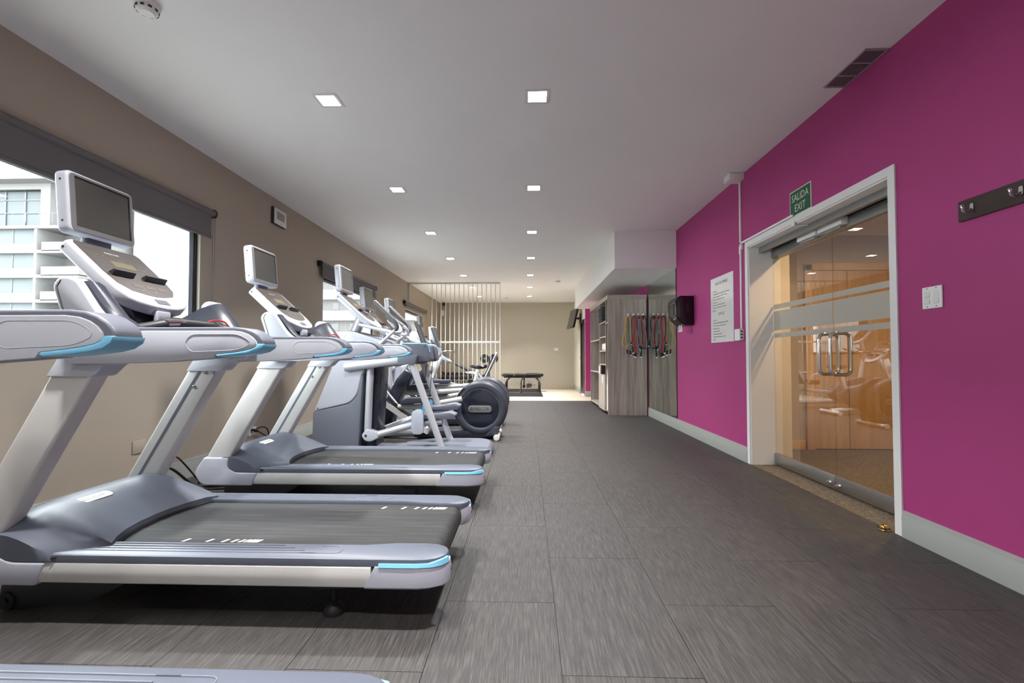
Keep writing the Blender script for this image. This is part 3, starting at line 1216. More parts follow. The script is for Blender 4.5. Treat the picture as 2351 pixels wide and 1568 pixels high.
# ================================================================ tall cross trainer with swinging arms
def make_amt(yc):
    t = thing('cross_trainer', 'tall cross trainer with white tower, overhead beams and swinging stirrup pedals', 'cross trainer', (-1.3, yc, 0))
    S = (-1, 1)
    n, f = yc - .24, yc + .24
    # base
    b = NB()
    pl = rp([(-1.32, yc - .12, .08), (-1.05, yc - .36, .15), (-.47, yc - .36, .1), (-.36, yc - .22, .1), (-.36, yc + .22, .1), (-.47, yc + .36, .1), (-1.05, yc + .36, .15), (-1.32, yc + .12, .08)], 6)
    tb = bmesh.new()
    rings = [[(x, y, z) for x, y in [((p[0] + .85) * k - .85, (p[1] - yc) * k + yc) for p in pl]] for z, k in ((.012, .97), (.03, 1.0), (.075, .985), (.10, .93))]
    loft(b, rings)
    box(b, -2.1, -1.2, yc - .10, yc + .10, .02, .09, .02)
    obj('base_frame', b, 'slate_plastic', t)
    for s in S:
        b = NB()
        lathe(b, [(0, 0), (.028, 0), (.028, .010), (.02, .016), (0, .016)], (-.52, yc + s * .24, 0), 'z', 16)
        obj('rubber_foot', b, 'black_rubber', t)
    # tower
    y0, y1 = yc - .225, yc + .225
    b = NB()
    low = rp([(-2.185, .10, .05), (-2.13, .02, .04), (-1.71, .02, .02), (-1.665, .84, 0), (-1.685, .80, 0), (-1.725, .62, .04), (-1.80, .535, .06), (-2.175, .455, .0)], 5)
    prism(b, low, 'y', y0, y1, .02, 3, 50)
    lo = obj('tower_lower', b, 'slate_plastic', t)
    b = NB()
    up = rp([(-2.17, .458, 0), (-1.80, .540, .10), (-1.722, .63, .05), (-1.682, .81, 0), (-1.665, .86, .03), (-1.60, .99, .05), (-1.40, 1.01, .06), (-1.355, 1.10, .04), (-1.42, 1.168, .03), (-1.80, 1.278, .03), (-1.85, 1.262, .03)], 6)
    prism(b, up, 'y', y0 + .002, y1 - .002, .025, 3, 50)
    u = obj('tower_upper', b, 'silver_plastic', t)
    b = NB()
    for zz in ():
        pass
    prism(b, [(-1.845, 1.266), (-1.80, 1.284), (-1.42, 1.174), (-1.362, 1.105), (-1.375, 1.10), (-1.43, 1.155), (-1.80, 1.262), (-1.835, 1.25)], 'y', y0 + .03, y1 - .03, .006)
    obj('tower_cap', b, 'slate_plastic', u)
    b = NB()
    prism(b, rp([(-1.70, .05, 0), (-1.56, .05, .02), (-1.50, 1.0, .02), (-1.66, 1.0, 0)]), 'y', yc - .13, yc + .13, .02, 3)
    obj('tower_column', b, 'indigo_plastic', t)
    for s in S:
        b = NB()
        lathe(b, [(0, 0), (.006, 0), (.006, .004), (0, .004)], (-2.13, yc + s * .224, .49), 'y', 10, s)
        obj('screw', b, 'print_black', lo)
        y = yc + s * .245
        b = NB()
        tube(b, [(-1.84, y, .905), (-1.22, y, .985)], .043, 16)
        be = obj('beam', b, 'painted_silver', t)
        b = NB()
        prism(b, rp([(-1.30, .93, .02), (-1.12, .94, .02), (-1.10, 1.03, .02), (-1.29, 1.02, .01)]), 'y', y - .05, y + .05, .01)
        obj('beam_bracket', b, 'slate_plastic', be)
        yb0, yb1 = sorted((yc + s * .06, yc + s * .215))
        b = NB()
        bp = [(-1.28, .962, .02), (-1.0, .962, .02), (-.968, .985, .03), (-1.0, 1.143, .04), (-1.28, 1.143, .02)]
        prism(b, rp(bp, 6), 'y', yb0, yb1, .012, 3, 50)
        bx = obj('pulley_cover', b, 'slate_plastic', t)
        b = NB()
        yt = yb0 if s < 0 else yb1
        tube(b, fil([(-1.27, yt, 1.146), (-1.002, yt, 1.146), (-.982, yt, 1.06)], .04), .0055, 8)
        obj('blue_trim', b, 'sky_blue', bx)
        b = NB()
        for xx, zz in ((-1.04, 1.115), (-.995, 1.0)):
            lathe(b, [(0, 0), (.006, 0), (.006, .003), (0, .003)], (xx, yt, zz), 'y', 10, s)
        obj('screw', b, 'print_black', bx)
        b = NB()
        tube(b, [(-1.165, y, .96), (-.845, y, .085)], .034, 16)
        obj('rear_leg', b, 'painted_silver', t)
        # swinging lever, link and pedal
        ya = yc + s * .185
        dx = 0 if s < 0 else -.03
        b = NB()
        tube(b, [(-1.60, ya, .97), (-1.625 + dx, ya, .24)], .037, 14)
        obj('swing_lever', b, 'painted_silver', t)
        b = NB()
        prism(b, rp([(-1.68 + dx, .22, .03), (-1.645 + dx, .16, .03), (-1.58 + dx, .15, .03), (-1.50 + dx, .19, .02), (-1.52 + dx, .25, .02), (-1.62 + dx, .285, .02)]), 'y', ya - .045, ya + .045, .012, 3)
        jt = obj('pivot_joint', b, 'silver_plastic' if s < 0 else 'dark_slate', t)
        b = NB()
        lathe(b, [(0, 0), (.012, 0), (.012, .004), (0, .004)], (-1.63 + dx, ya + s * .045, .215), 'y', 12, s)
        obj('bolt', b, 'print_black', jt)
        pz = 0 if s < 0 else .06
        b = NB()
        tube(b, fil([(-1.58 + dx, ya, .205), (-1.09, ya, .34 + pz), (-.86, ya, .36 + pz)], .1), .035, 14)
        obj('pedal_link', b, 'painted_silver', t)
        b = NB()
        yp0, yp1 = sorted((ya - .01 * s, ya - .15 * s))
        yo0, yo1 = sorted((ya + s * .05, ya - s * .12))
        prism(b, rp([(-1.10, .385 + pz, .01), (-.74, .385 + pz, .03), (-.715, .43 + pz, .02), (-.78, .455 + pz, .02), (-.96, .425 + pz, .03), (-1.10, .43 + pz, .01)]), 'y', yo0, yo1, .008)
        pe = obj('pedal', b, 'slate_plastic', t)
        b = NB()
        yk0, yk1 = sorted((ya + s * .052, ya + s * .085))
        prism(b, rp([(-1.155, .235 + pz, .05), (-1.035, .235 + pz, .05), (-1.035, .475 + pz, .05), (-1.155, .475 + pz, .05)]), 'y', yk0, yk1, .008)
        pc = obj('pedal_cover', b, 'pearl_grey', pe)
        b = NB()
        yk0, yk1 = sorted((ya + s * .035, ya + s * .054))
        prism(b, rp([(-1.165, .24 + pz, .05), (-1.05, .24 + pz, .05), (-1.04, .488 + pz, .05), (-1.165, .47 + pz, .05)]), 'y', yk0, yk1, .004)
        obj('blue_edge', b, 'sky_blue', pc)
        b = NB()
        tube(b, [(-1.03, yc + s * .14, .97), (-1.075, ya, .47 + pz)], .0035, 6)
        obj('cable', b, 'cable_black', t)
        # moving handles
        yh = yc + s * .235
        b = NB()
        tube(b, fil([(-1.50, yh, 1.13), (-1.46, yh, 1.17), (-1.315, yh + s * .01, 1.30), (-1.335, yh + s * .02, 1.37), (-1.40, yh + s * .02, 1.44)], .06, 5), .017, 12)
        mh = obj('moving_handle', b, 'painted_silver', t)
        b = NB()
        tube(b, fil([(-1.335, yh + s * .008, 1.282), (-1.312, yh + s * .01, 1.31), (-1.332, yh + s * .02, 1.37), (-1.535, yh + s * .015, 1.565)], .07, 7), .0225, 12)
        ball(b, (-1.535, yh + s * .015, 1.565), .0225, 12)
        obj('grip', b, 'grip_grey', mh)
        b = NB()
        tube(b, fil([(-1.745, yc + s * .03, 1.36), (-1.735, yc + s * .19, 1.345), (-1.36, yc + s * .20, 1.255), (-1.29, yc + s * .15, 1.262), (-1.33, yc + s * .11, 1.34), (-1.43, yc + s * .11, 1.40)], .05, 6), .0165, 12)
        fh = obj('fixed_handle', b, 'painted_silver', t)
        b = NB()
        tube(b, [(-1.35, yc + s * .11, 1.35), (-1.46, yc + s * .11, 1.425)], .0215, 12)
        obj('pulse_grip', b, 'grip_grey', fh)
    b = NB()
    tube(b, [(-1.86, yc, 1.22), (-1.74, yc, 1.50)], .052, 18)
    obj('console_column', b, 'painted_silver', t)
    make_console(t, (-1.95, 1.675), (-1.565, 1.325), yc, .19, .06, False)
    make_tv(t, -1.935, yc + .01, 1.695)
    return t


make_amt(4.80)


# ================================================================ ellipticals with a round rear drive
def make_efx(yc, X=0.0):
    t = thing('elliptical_trainer', 'x', 'elliptical', (-1.2 + X, yc, 0), 'white ellipticals with round rear drive covers')
    S = (-1, 1)
    C = (-.58 + X, .377)
    # rear drive: two round covers with the drum between
    b = NB()
    cyl(b, (C[0], yc - .10, C[1] - .01), (C[0], yc + .10, C[1] - .01), .27, n=40)
    obj('drive_drum', b, 'indigo_plastic', t)
    for s in S:
        y = yc + s * .085
        b = NB()
        lathe(b, [(0, 0), (.325, 0), (.334, .008), (.337, .03), (.334, .055), (.322, .072), (.30, .083), (.262, .086), (.250, .082), (.243, .074), (0, .074)], (C[0], y, C[1]), 'y', 56, s)
        cv = obj('drive_cover', b, 'dark_slate', t)
        b = NB()
        lathe(b, [(0, .070), (.236, .070), (.236, .079), (.16, .086), (.08, .089), (0, .090)], (C[0], y, C[1]), 'y', 48, s)
        dc = obj('cover_disc', b, 'indigo_gloss', cv)
        b = NB()
        tube(b, [(C[0] + .2415 * math.cos(a), y + s * .077, C[1] + .2415 * math.sin(a)) for a in [2 * math.pi * k / 48 for k in range(48)]], .004, 6, True)
        obj('cover_ring', b, 'slate_plastic', cv)
        b = NB()
        ar = [(C[0] + r * math.cos(R(a)), C[1] + r * math.sin(R(a))) for r, aa in ((.325, range(128, 200, 8)), (.295, range(192, 120, -8))) for a in aa]
        yq = sorted((y + s * .06, y + s * .084))
        prism(b, ar, 'y', yq[0], yq[1])
        obj('crank_slot', b, 'black_rubber', cv)
        b = NB()
        yq = sorted((y + s * .086, y + s * .094))
        prism(b, rp([(C[0] - .145, C[1] - .048, .045), (C[0] + .145, C[1] - .048, .045), (C[0] + .145, C[1] + .038, .045), (C[0] - .145, C[1] + .038, .045)]), 'y', yq[0], yq[1], .003)
        lg = obj('logo_plate', b, 'brushed_steel', dc)
        b = NB()
        text(b, 'PRECOR', (C[0] + s * -.02, y + s * .0945, C[1] - .027), (-s if s > 0 else 1, 0, 0), (0, 0, 1), .19, .044, .0006)
        for k in range(3):
            for r_ in range(3):
                x0 = C[0] + (1 if s < 0 else -1) * (-.118 + k * .014 - .005 + .0)
                box(b, x0 - .005, x0 + .005, min(y + s * .094, y + s * .0952), max(y + s * .094, y + s * .0952), C[1] - .025 + r_ * .015, C[1] - .014 + r_ * .015)
        obj('logo_lettering', b, 'print_black', lg)
    b = NB()
    prism(b, rp([(-.42 + X, .02, 0), (-.40 + X, .10, .02), (-.55 + X, .10, 0), (-1.15 + X, .10, .0), (-1.40 + X, .05, 0), (-1.40 + X, .02, 0)]), 'y', yc - .16, yc + .16, .01)
    obj('base_cover', b, 'indigo_plastic', t)
    b = NB()
    for s in S:
        tube(b, [(-1.0 + X, yc + s * .12, .05), (-2.12 + X, yc + s * .12, .05)], .03, 12)
    tube(b, [(-2.08 + X, yc - .30, .045), (-2.08 + X, yc + .30, .045)], .035, 12)
    obj('floor_runner', b, 'painted_silver', t)
    b = NB()
    tube(b, [(-.37 + X, yc - .27, .035), (-.37 + X, yc + .27, .035)], .035, 14, flat=((0, 0, 1), .8))
    rb = obj('rear_bar', b, 'mat_white', t)
    for s in S:
        b = NB()
        lathe(b, [(0, 0), (.036, 0), (.038, .004), (.034, .016), (0, .018)], (-.37 + X, yc + s * .27, .038), 'y', 20, s)
        obj('bar_cap', b, 'mat_white', rb)
        b = NB()
        prism(b, [(-.52 + X, .05), (-.36 + X, .05), (-.34 + X, .16), (-.40 + X, .16)], 'y', *sorted((yc + s * .17, yc + s * .20)), b=.004)
        obj('rear_bracket', b, 'dark_slate', rb)
    # front tower
    b = NB()
    prism(b, rp([(-2.06 + X, .02, .05), (-1.78 + X, .02, .05), (-1.70 + X, .40, .15), (-1.76 + X, .86, .1), (-1.82 + X, 1.0, .05), (-1.94 + X, 1.0, .05), (-2.0 + X, .8, .1), (-2.06 + X, .3, .1)], 6), 'y', yc - .085, yc + .085, .025, 3, 50)
    tw = obj('front_tower', b, 'pearl_grey', t)
    b = NB()
    arc = [(-1.78 + X, .05, .06), (-1.755 + X, .25, .065), (-1.69 + X, .48, .07), (-1.58 + X, .70, .07), (-1.48 + X, .83, .06)]
    prism(b, [(p[0] - p[2], p[1] + .03) for p in arc] + [(p[0] + p[2], p[1] - .03) for p in arc[::-1]], 'y', yc - .11, yc + .11, .02, 3, 50)
    obj('mast_shroud', b, 'indigo_plastic', t)
    b = NB()
    tube(b, fil([(-1.86 + X, yc, .95), (-1.87 + X, yc, 1.20), (-1.80 + X, yc, 1.40)], .1), .045, 14)
    obj('console_column', b, 'painted_silver', t)
    for s in S:
        y = yc + s * .21
        # ramp channel
        b = NB()
        secs = []
        for x, z in ((-1.86 + X, .53), (-1.40 + X, .22), (-1.22 + X, .115)):
            secs.append([(x, y - .055, z - .045), (x, y + .055, z - .045), (x, y + .055, z + .03), (x, y - .055, z + .03)])
        loft(b, secs)
        rm = obj('ramp', b, 'aluminium', t)
        b = NB()
        secs = []
        for x, z in ((-1.85 + X, .557), (-1.40 + X, .252), (-1.24 + X, .157)):
            secs.append([(x, y - .043, z), (x, y + .043, z), (x, y + .043, z + .012), (x, y - .043, z + .012)])
        loft(b, secs)
        obj('ramp_track', b, 'black_plastic', rm)
        # pedal arm
        px, pz = (-1.33, .43) if s < 0 else (-1.38, .57)
        px += X
        b = NB()
        e = (-.80 + X, .50 + (.0 if s < 0 else .08))
        tube(b, [(px - .27, y, pz - .03), (px, y, pz - .03), (e[0], y, e[1])], .032, 10, flat=((0, 1, 0), .8))
        obj('pedal_arm', b, 'aluminium', t)
        b = NB()
        pr_ = rp([(px - .22, pz, .02), (px + .20, pz + .035, .02), (px + .215, pz + .085, .02), (px + .19, pz + .095, .01), (px - .13, pz + .085, .03), (px - .21, pz + .05, .02)])
        prism(b, pr_, 'y', y - .085, y + .085, .012, 3, 50)
        obj('pedal', b, 'dark_slate', t)
        b = NB()
        lathe(b, [(0, -.03), (.04, -.03), (.045, 0), (.04, .03), (0, .03)], (px - .30, y, pz - .02), 'y', 16)
        obj('pedal_roller', b, 'black_rubber', t)
        # moving arm
        a0 = (-1.79 + X, .86)
        b = NB()
        lathe(b, [(0, 0), (.045, 0), (.05, .01), (.05, .09), (.042, .10), (0, .10)], (a0[0], yc + s * .09, a0[1]), 'y', 18, s)
        prism(b, rp([(a0[0] - .045, a0[1] + .02, .03), (a0[0] + .045, a0[1] + .03, .03), (a0[0] + .01, a0[1] - .24, .025), (a0[0] - .04, a0[1] - .24, .025)]), 'y', *sorted((yc + s * .17, yc + s * .235)), b=.015, seg=3)
        obj('arm_pivot', b, 'painted_silver', t)
        b = NB()
        tube(b, [(a0[0] - .01, yc + s * .20, a0[1] - .20), (px - .27, y, pz)], .014, 10)
        obj('connecting_rod', b, 'painted_silver', t)
        k = 0 if s < 0 else -.07
        b = NB()
        ym = yc + s * .23
        tube(b, fil([(a0[0] + .01, yc + s * .19, a0[1] + .02), (-1.62 + X, ym, .93), (-1.31 + X + k, ym, .99), (-1.245 + X + k, ym, 1.06), (-1.285 + X + k, ym, 1.20)], .08, 5), .016, 12)
        ma = obj('moving_arm', b, 'painted_silver', t)
        b = NB()
        tube(b, [(-1.275 + X + k, ym, 1.165), (-1.37 + X + k, ym, 1.44)], .022, 12)
        ball(b, (-1.37 + X + k, ym, 1.44), .022, 12)
        obj('grip', b, 'grip_grey', ma)
        b = NB()
        tube(b, fil([(-1.80 + X, yc + s * .03, 1.34), (-1.78 + X, yc + s * .15, 1.30), (-1.60 + X, yc + s * .17, 1.22), (-1.54 + X, yc + s * .12, 1.24), (-1.62 + X, yc + s * .10, 1.31)], .05, 5), .016, 10)
        obj('fixed_handle', b, 'painted_silver', t)
    make_console(t, (-2.03 + X, 1.60), (-1.72 + X, 1.27), yc, .18, .055, False)
    make_tv(t, -2.04 + X, yc + .01, 1.62)
    return t


mat('indigo_gloss', (30, 35, 47), 0.06)
E1 = make_efx(5.79)
E1['label'] = 'nearest white elliptical, its big dark round drive cover facing the aisle'
dup(E1, (-1.225, 6.87, 0), 'second white elliptical, its round drive peeking from behind the first')


# ================================================================ upright bike
def make_bike(yc):
    t = thing('exercise_bike', 'white upright exercise bike with black saddle by the rod screen', 'exercise bike', (-1.5, yc, 0))
    b = NB()
    for x in (-2.1, -.85):
        tube(b, [(x, yc - .26, .04), (x, yc + .26, .04)], .035, 12)
    tube(b, fil([(-2.1, yc, .06), (-1.5, yc, .12), (-.85, yc, .06)], .2), .04, 12)
    obj('base_frame', b, 'mat_white', t)
    b = NB()
    prism(b, rp([(-2.02, .14, .08), (-1.30, .12, .06), (-.95, .28, .08), (-1.05, .46, .06), (-1.35, .52, .06), (-1.92, .66, .06), (-2.08, .60, .06)], 6), 'y', yc - .085, yc + .085, .02, 3, 50)
    bo = obj('drive_shroud', b, 'slate_light', t)
    b = NB()
    prism(b, rp([(-1.97, .60, .02), (-1.84, .58, .02), (-1.74, .95, .02), (-1.84, 1.0, .02)]), 'y', yc - .05, yc + .05, .015)
    tube(b, [(-1.88, yc, .62), (-1.66, yc, 1.06)], .042, 14)
    obj('front_mast', b, 'mat_white', t)
    b = NB()
    prism(b, [(-1.135, .42), (-1.06, .42), (-.985, .80), (-1.05, .80)], 'y', yc - .035, yc + .035, .008)
    sp = obj('seat_post', b, 'mat_white', t)
    b = NB()
    for k in range(8):
        z = .47 + .038 * k
        x = -1.098 + (.076 / .38) * (z - .42)
        lathe(b, [(0, 0), (.008, 0), (.008, .002), (0, .002)], (x + .015, yc - .035, z), 'y', 8, -1)
    obj('post_holes', b, 'print_black', sp)['kind'] = 'stuff'
    b = NB()
    secs = []
    for x, w, z0, z1 in ((-1.16, .02, .835, .862), (-1.13, .035, .822, .872), (-1.05, .05, .80, .875), (-.97, .10, .795, .875), (-.90, .125, .80, .885), (-.86, .11, .815, .885), (-.845, .06, .83, .87)):
        secs.append([(x, yc + w * math.cos(a), (z0 + z1) / 2 + (z1 - z0) / 2 * math.sin(a)) for a in [2 * math.pi * k / 14 for k in range(14)]])
    loft(b, secs)
    obj('saddle', b, 'black_gloss', t)
    b = NB()
    lathe(b, [(0, -.09), (.03, -.09), (.03, .09), (0, .09)], (-1.45, yc, .32), 'y', 16)
    cyl(b, (-1.45, yc - .11, .32), (-1.37, yc - .11, .18), .014)
    cyl(b, (-1.45, yc + .11, .32), (-1.53, yc + .11, .46), .014)
    cr_ = obj('crank', b, 'painted_silver', t)
    for s, x, z in ((-1, -1.37, .18), (1, -1.53, .46)):
        b = NB()
        box(b, x - .05, x + .05, *sorted((yc + s * .12, yc + s * .21)), z - .015, z + .015, .006)
        obj('pedal', b, 'black_plastic', cr_)
    for s in (-1, 1):
        b = NB()
        tube(b, fil([(-1.72, yc, 1.06), (-1.74, yc + s * .12, 1.08), (-1.56, yc + s * .22, 1.12), (-1.48, yc + s * .20, 1.115)], .05), .018, 10)
        tube(b, fil([(-1.74, yc + s * .17, 1.10), (-1.80, yc + s * .20, 1.18), (-1.84, yc + s * .20, 1.33)], .05), .02, 10)
        hb = obj('handlebar', b, 'grip_grey', t)
        b = NB()
        tube(b, [(-1.60, yc + s * .213, 1.118), (-1.48, yc + s * .20, 1.116)], .022, 10)
        obj('pulse_grip', b, 'chrome', hb)
    b = NB()
    lathe(b, [(.035, 0), (.05, 0), (.052, .09), (.044, .09), (.04, .01), (.035, .01)], (-1.95, yc - .12, .80), 'z', 18)
    obj('bottle_holder', b, 'slate_light', t)
    make_console(t, (-1.78, 1.17), (-1.50, .93), yc, .15, .05, False)
    make_tv(t, -1.80, yc, 1.27, .30, .30, .09)
    return t


BK = make_bike(8.30)
BK.location.x += .12


# ================================================================ recumbent bike
mat('seat_mesh', (30, 30, 32), 0.8, bump=.8, bscale=300)


def make_recumbent(yc):
    t = thing('recumbent_bike', 'white recumbent bike with reclined black mesh seat beside the rod screen', 'exercise bike', (-1.5, yc, 0))
    b = NB()
    for x in (-2.2, -.72):
        tube(b, [(x, yc - .26, .04), (x, yc + .26, .04)], .035, 12)
    tube(b, fil([(-2.2, yc, .06), (-1.55, yc, .13), (-.72, yc, .10)], .2), .045, 12)
    obj('base_frame', b, 'mat_white', t)
    b = NB()
    prism(b, rp([(-2.28, .14, .08), (-1.62, .12, .08), (-1.50, .30, .08), (-1.72, .52, .1), (-2.12, .62, .08), (-2.28, .50, .08)], 6), 'y', yc - .10, yc + .10, .02, 3, 50)
    obj('drive_shroud', b, 'slate_light', t)
    b = NB()
    tube(b, fil([(-2.14, yc, .56), (-2.24, yc, 1.10), (-2.16, yc, 1.36)], .1), .04, 14)
    obj('front_mast', b, 'mat_white', t)
    b = NB()
    prism(b, [(-1.55, .26), (-.62, .36), (-.60, .42), (-1.55, .33)], 'y', yc - .04, yc + .04, .01)
    obj('seat_rail', b, 'painted_silver', t)
    b = NB()
    prism(b, rp([(-1.22, .47, .03), (-.92, .47, .03), (-.90, .55, .03), (-1.05, .545, .05), (-1.22, .56, .03)]), 'y', yc - .20, yc + .20, .02, 3)
    obj('seat_pad', b, 'bench_black0', t)
    b = NB()
    prism(b, [(-.93, .54), (-.88, .53), (-.645, 1.06), (-.69, 1.08)], 'y', yc - .18, yc + .18, .012, 2)
    bk = obj('seat_back', b, 'seat_mesh', t)
    b = NB()
    for s in (-1, 1):
        tube(b, fil([(-.98, yc + s * .20, .44), (-.89, yc + s * .20, .54), (-.64, yc + s * .20, 1.07), (-.655, yc + s * .10, 1.11)], .05), .018, 10)
        tube(b, fil([(-.95, yc + s * .24, .50), (-1.05, yc + s * .27, .68), (-1.25, yc + s * .27, .70)], .06), .016, 10)
    obj('seat_frame', b, 'painted_silver', t)
    b = NB()
    cyl(b, (-1.72, yc - .13, .34), (-1.72, yc + .13, .34), .03, n=14)
    cyl(b, (-1.72, yc - .13, .34), (-1.64, yc - .13, .22), .014)
    cyl(b, (-1.72, yc + .13, .34), (-1.80, yc + .13, .46), .014)
    cr_ = obj('crank', b, 'painted_silver', t)
    for s, x, z in ((-1, -1.64, .22), (1, -1.80, .46)):
        b = NB()
        box(b, x - .05, x + .05, *sorted((yc + s * .14, yc + s * .23)), z - .015, z + .015, .006)
        obj('pedal', b, 'black_plastic', cr_)
    b = NB()
    for s in (-1, 1):
        tube(b, fil([(-2.22, yc, 1.12), (-2.12, yc + s * .16, 1.12), (-1.95, yc + s * .20, 1.20)], .06), .017, 10)
    obj('handlebar', b, 'grip_grey', t)
    make_console(t, (-2.28, 1.60), (-2.02, 1.30), yc, .16, .05, False)
    make_tv(t, -2.24, yc, 1.63, .30, .26)
    return t


mat('bench_black0', (26, 26, 28), 0.4)
make_recumbent(9.55)

# ================================================================ exercise area at the far end
mat('rod_white', (222, 222, 218), 0.3, metal=0.2)
mat('bench_black', (26, 26, 28), 0.35)
mat('frame_black', (22, 22, 23), 0.35)
mat('iron_grey', (78, 80, 84), 0.4, metal=0.5)
mat('plate_iron', (40, 36, 36), 0.45, metal=0.4)

t = thing('rod_screen', 'screen of thin white vertical rods between ceiling and floor', 'partition', (-1.45, 10.77, 0))
ys = 10.77
b = NB()
box(b, -2.835, -.635, ys - .02, ys + .02, 2.765, 2.798, .002)
obj('top_rail', b, 'rod_white', t)
b = NB()
box(b, -2.27, -.632, ys - .012, ys + .012, 1.352, 1.402, .002)
obj('middle_rail', b, 'rod_white', t)
b = NB()
box(b, -2.835, -.635, ys - .02, ys + .02, 0.0, .03, .002)
obj('bottom_rail', b, 'rod_white', t)
b = NB()
box(b, -2.836, -2.80, ys - .025, ys - .015, 2.37, 2.764, .003)
obj('wall_bracket', b, 'rod_white', t)
rod0 = None
for k in range(16):
    x = -2.264 + k * (2.264 - .640) / 15
    if rod0 is None:
        b = NB()
        cyl(b, (x, ys, .03), (x, ys, 2.765), .0095, n=10)
        rod0 = obj('rod', b, 'rod_white', t)
        rx = x
    else:
        o = rod0.copy()
        COL.objects.link(o)
        o.parent = t
        o.location = (x - rx, 0, 0)

# dumbbell rack
rk = thing('dumbbell_rack', 'black two-tier dumbbell rack against the patterned wall', 'rack', (-2.15, 14.3, 0))
for s in (-1, 1):
    b = NB()
    x = -2.15 + s * .56
    tube(b, fil([(x, 14.05, .02), (x, 14.50, .02), (x, 14.62, .56), (x, 14.40, .54)], .05), .022, 8)
    obj('side_frame', b, 'frame_black', rk)
for z, y in ((.40, 14.36), (.16, 14.22)):
    b = NB()
    rot = Matrix.Rotation(R(18), 4, 'X')
    box(b, -2.74, -1.56, y - .14, y + .14, z - .03, z, .006, rot=rot)
    box(b, -2.74, -1.56, y - .16, y - .14, z - .07, z + .0, .004, rot=rot)
    obj('shelf', b, 'frame_black', rk)


def dumbbell(x, y, z, r, label):
    d = thing('dumbbell', label, 'dumbbell', (x, y, z), 'hex dumbbells on the rack')
    rot = Matrix.Rotation(R(18), 4, 'X')
    L = .085
    for s in (-1, 1):
        b = NB()
        lathe(b, [(0, 0), (r * .8, 0), (r, .012), (r, .05), (r * .8, .062), (0, .062)], (x, y + s * L, z), 'y', 6, s)
        bmesh.ops.rotate(b, cent=Vector((x, y, z)), matrix=rot, verts=b.verts[:])
        obj('head', b, 'iron_grey', d, ang=20)
    b = NB()
    cyl(b, (x, y - L, z), (x, y + L, z), .015, n=10)
    bmesh.ops.rotate(b, cent=Vector((x, y, z)), matrix=rot, verts=b.verts[:])
    obj('handle', b, 'chrome', d)


dn = ['first', 'second', 'third', 'fourth', 'fifth', 'sixth', 'seventh', 'last']
for k in range(8):
    dumbbell(-2.64 + .138 * k, 14.33, .462, .062 - .002 * k, '%s hex dumbbell from the left on the upper rack tier' % dn[k])
for k in range(7):
    dumbbell(-2.62 + .155 * k, 14.20, .222, .06 - .003 * k, '%s hex dumbbell from the left on the lower rack tier' % (dn[k] if k < 6 else 'last'))

# adjustable bench with raised back pad
t = thing('adjustable_bench', 'black adjustable bench with raised back pad in front of the dumbbells', 'bench', (-1.75, 13.2, 0))
b = NB()
rot = Matrix.Rotation(R(27), 4, 'Y')
box(b, -2.12, -1.52, 13.08, 13.34, .665, .735, .025, 3, rot=rot)
obj('back_pad', b, 'bench_black', t)
b = NB()
box(b, -1.55, -1.22, 13.08, 13.34, .46, .53, .025, 3)
obj('seat_pad', b, 'bench_black', t)
b = NB()
tube(b, [(-2.0, 13.21, .05), (-1.25, 13.21, .36)], .03, 8)
tube(b, [(-1.70, 13.21, .20), (-1.70, 13.21, .60)], .025, 8)
tube(b, [(-1.35, 13.21, .04), (-1.35, 13.21, .46)], .03, 8)
for x in (-2.02, -1.33):
    tube(b, [(x, 13.0, .035), (x, 13.42, .035)], .035, 8)
obj('frame', b, 'frame_black', t)

# plate stand
t = thing('plate_stand', 'dark upright stand holding two round weight plates at its top', 'plate stand', (-1.05, 12.6, 0))
b = NB()
for y in (12.55, 12.69):
    tube(b, [(-1.05, y, .03), (-1.05, y, .97)], .02, 8)
for x in (-1.30, -.80):
    tube(b, [(x, 12.38, .03), (x, 12.86, .03)], .03, 8)
tube(b, [(-1.30, 12.62, .03), (-.80, 12.62, .03)], .03, 8)
tube(b, [(-1.05, 12.55, .55), (-1.05, 12.69, .55)], .018, 8)
obj('frame', b, 'iron_grey', t)
b = NB()
cyl(b, (-1.30, 12.56, .985), (-.78, 12.56, .985), .012, n=8)
obj('bar', b, 'chrome', t)
for x in (-1.17, -.92):
    b = NB()
    lathe(b, [(.02, 0), (.12, 0), (.125, .006), (.125, .024), (.12, .03), (.02, .03)], (x, 12.545, .985), 'y', 28)
    lathe(b, [(.015, -.002), (.05, -.002), (.05, .034), (.015, .034)], (x, 12.545, .985), 'y', 20)
    pl_ = obj('weight_plate', b, 'plate_iron', t)
    b = NB()
    lathe(b, [(.014, -.004), (.026, -.004), (.026, .036), (.014, .036)], (x, 12.545, .985), 'y', 16)
    obj('plate_hub', b, 'chrome', pl_)

# long flat bench with leg curl arm
t = thing('flat_bench', 'long black flat bench with curved legs and leg curl arm', 'bench', (-.13, 13.6, 0))
for x0, x1 in ((-.75, -.40), (-.385, .485)):
    b = NB()
    box(b, x0, x1, 13.45, 13.75, .455, .54, .03, 3)
    obj('pad', b, 'bench_black', t)
b = NB()
box(b, -.7, .42, 13.57, 13.63, .41, .46, .008)
for x, d in ((-.62, 1), (.37, -1)):
    for y in (13.15, 14.05):
        tube(b, fil([(x, y, .03), (x, y, .32), (x + d * .12, 13.6 + (y - 13.6) * .3, .43)], .12, 6), .025, 8)
        lathe(b, [(0, 0), (.035, 0), (.03, .03), (0, .03)], (x, y, .0145), 'z', 12)
tube(b, [(-.62, 13.15, .05), (-.62, 14.05, .05)], .02, 8)
tube(b, [(.37, 13.15, .05), (.37, 14.05, .05)], .02, 8)
obj('frame', b, 'frame_black', t)
b = NB()
tube(b, fil([(-.12, 13.3, .42), (-.17, 12.9, .35), (-.175, 12.82, .0155)], .1), .022, 8)
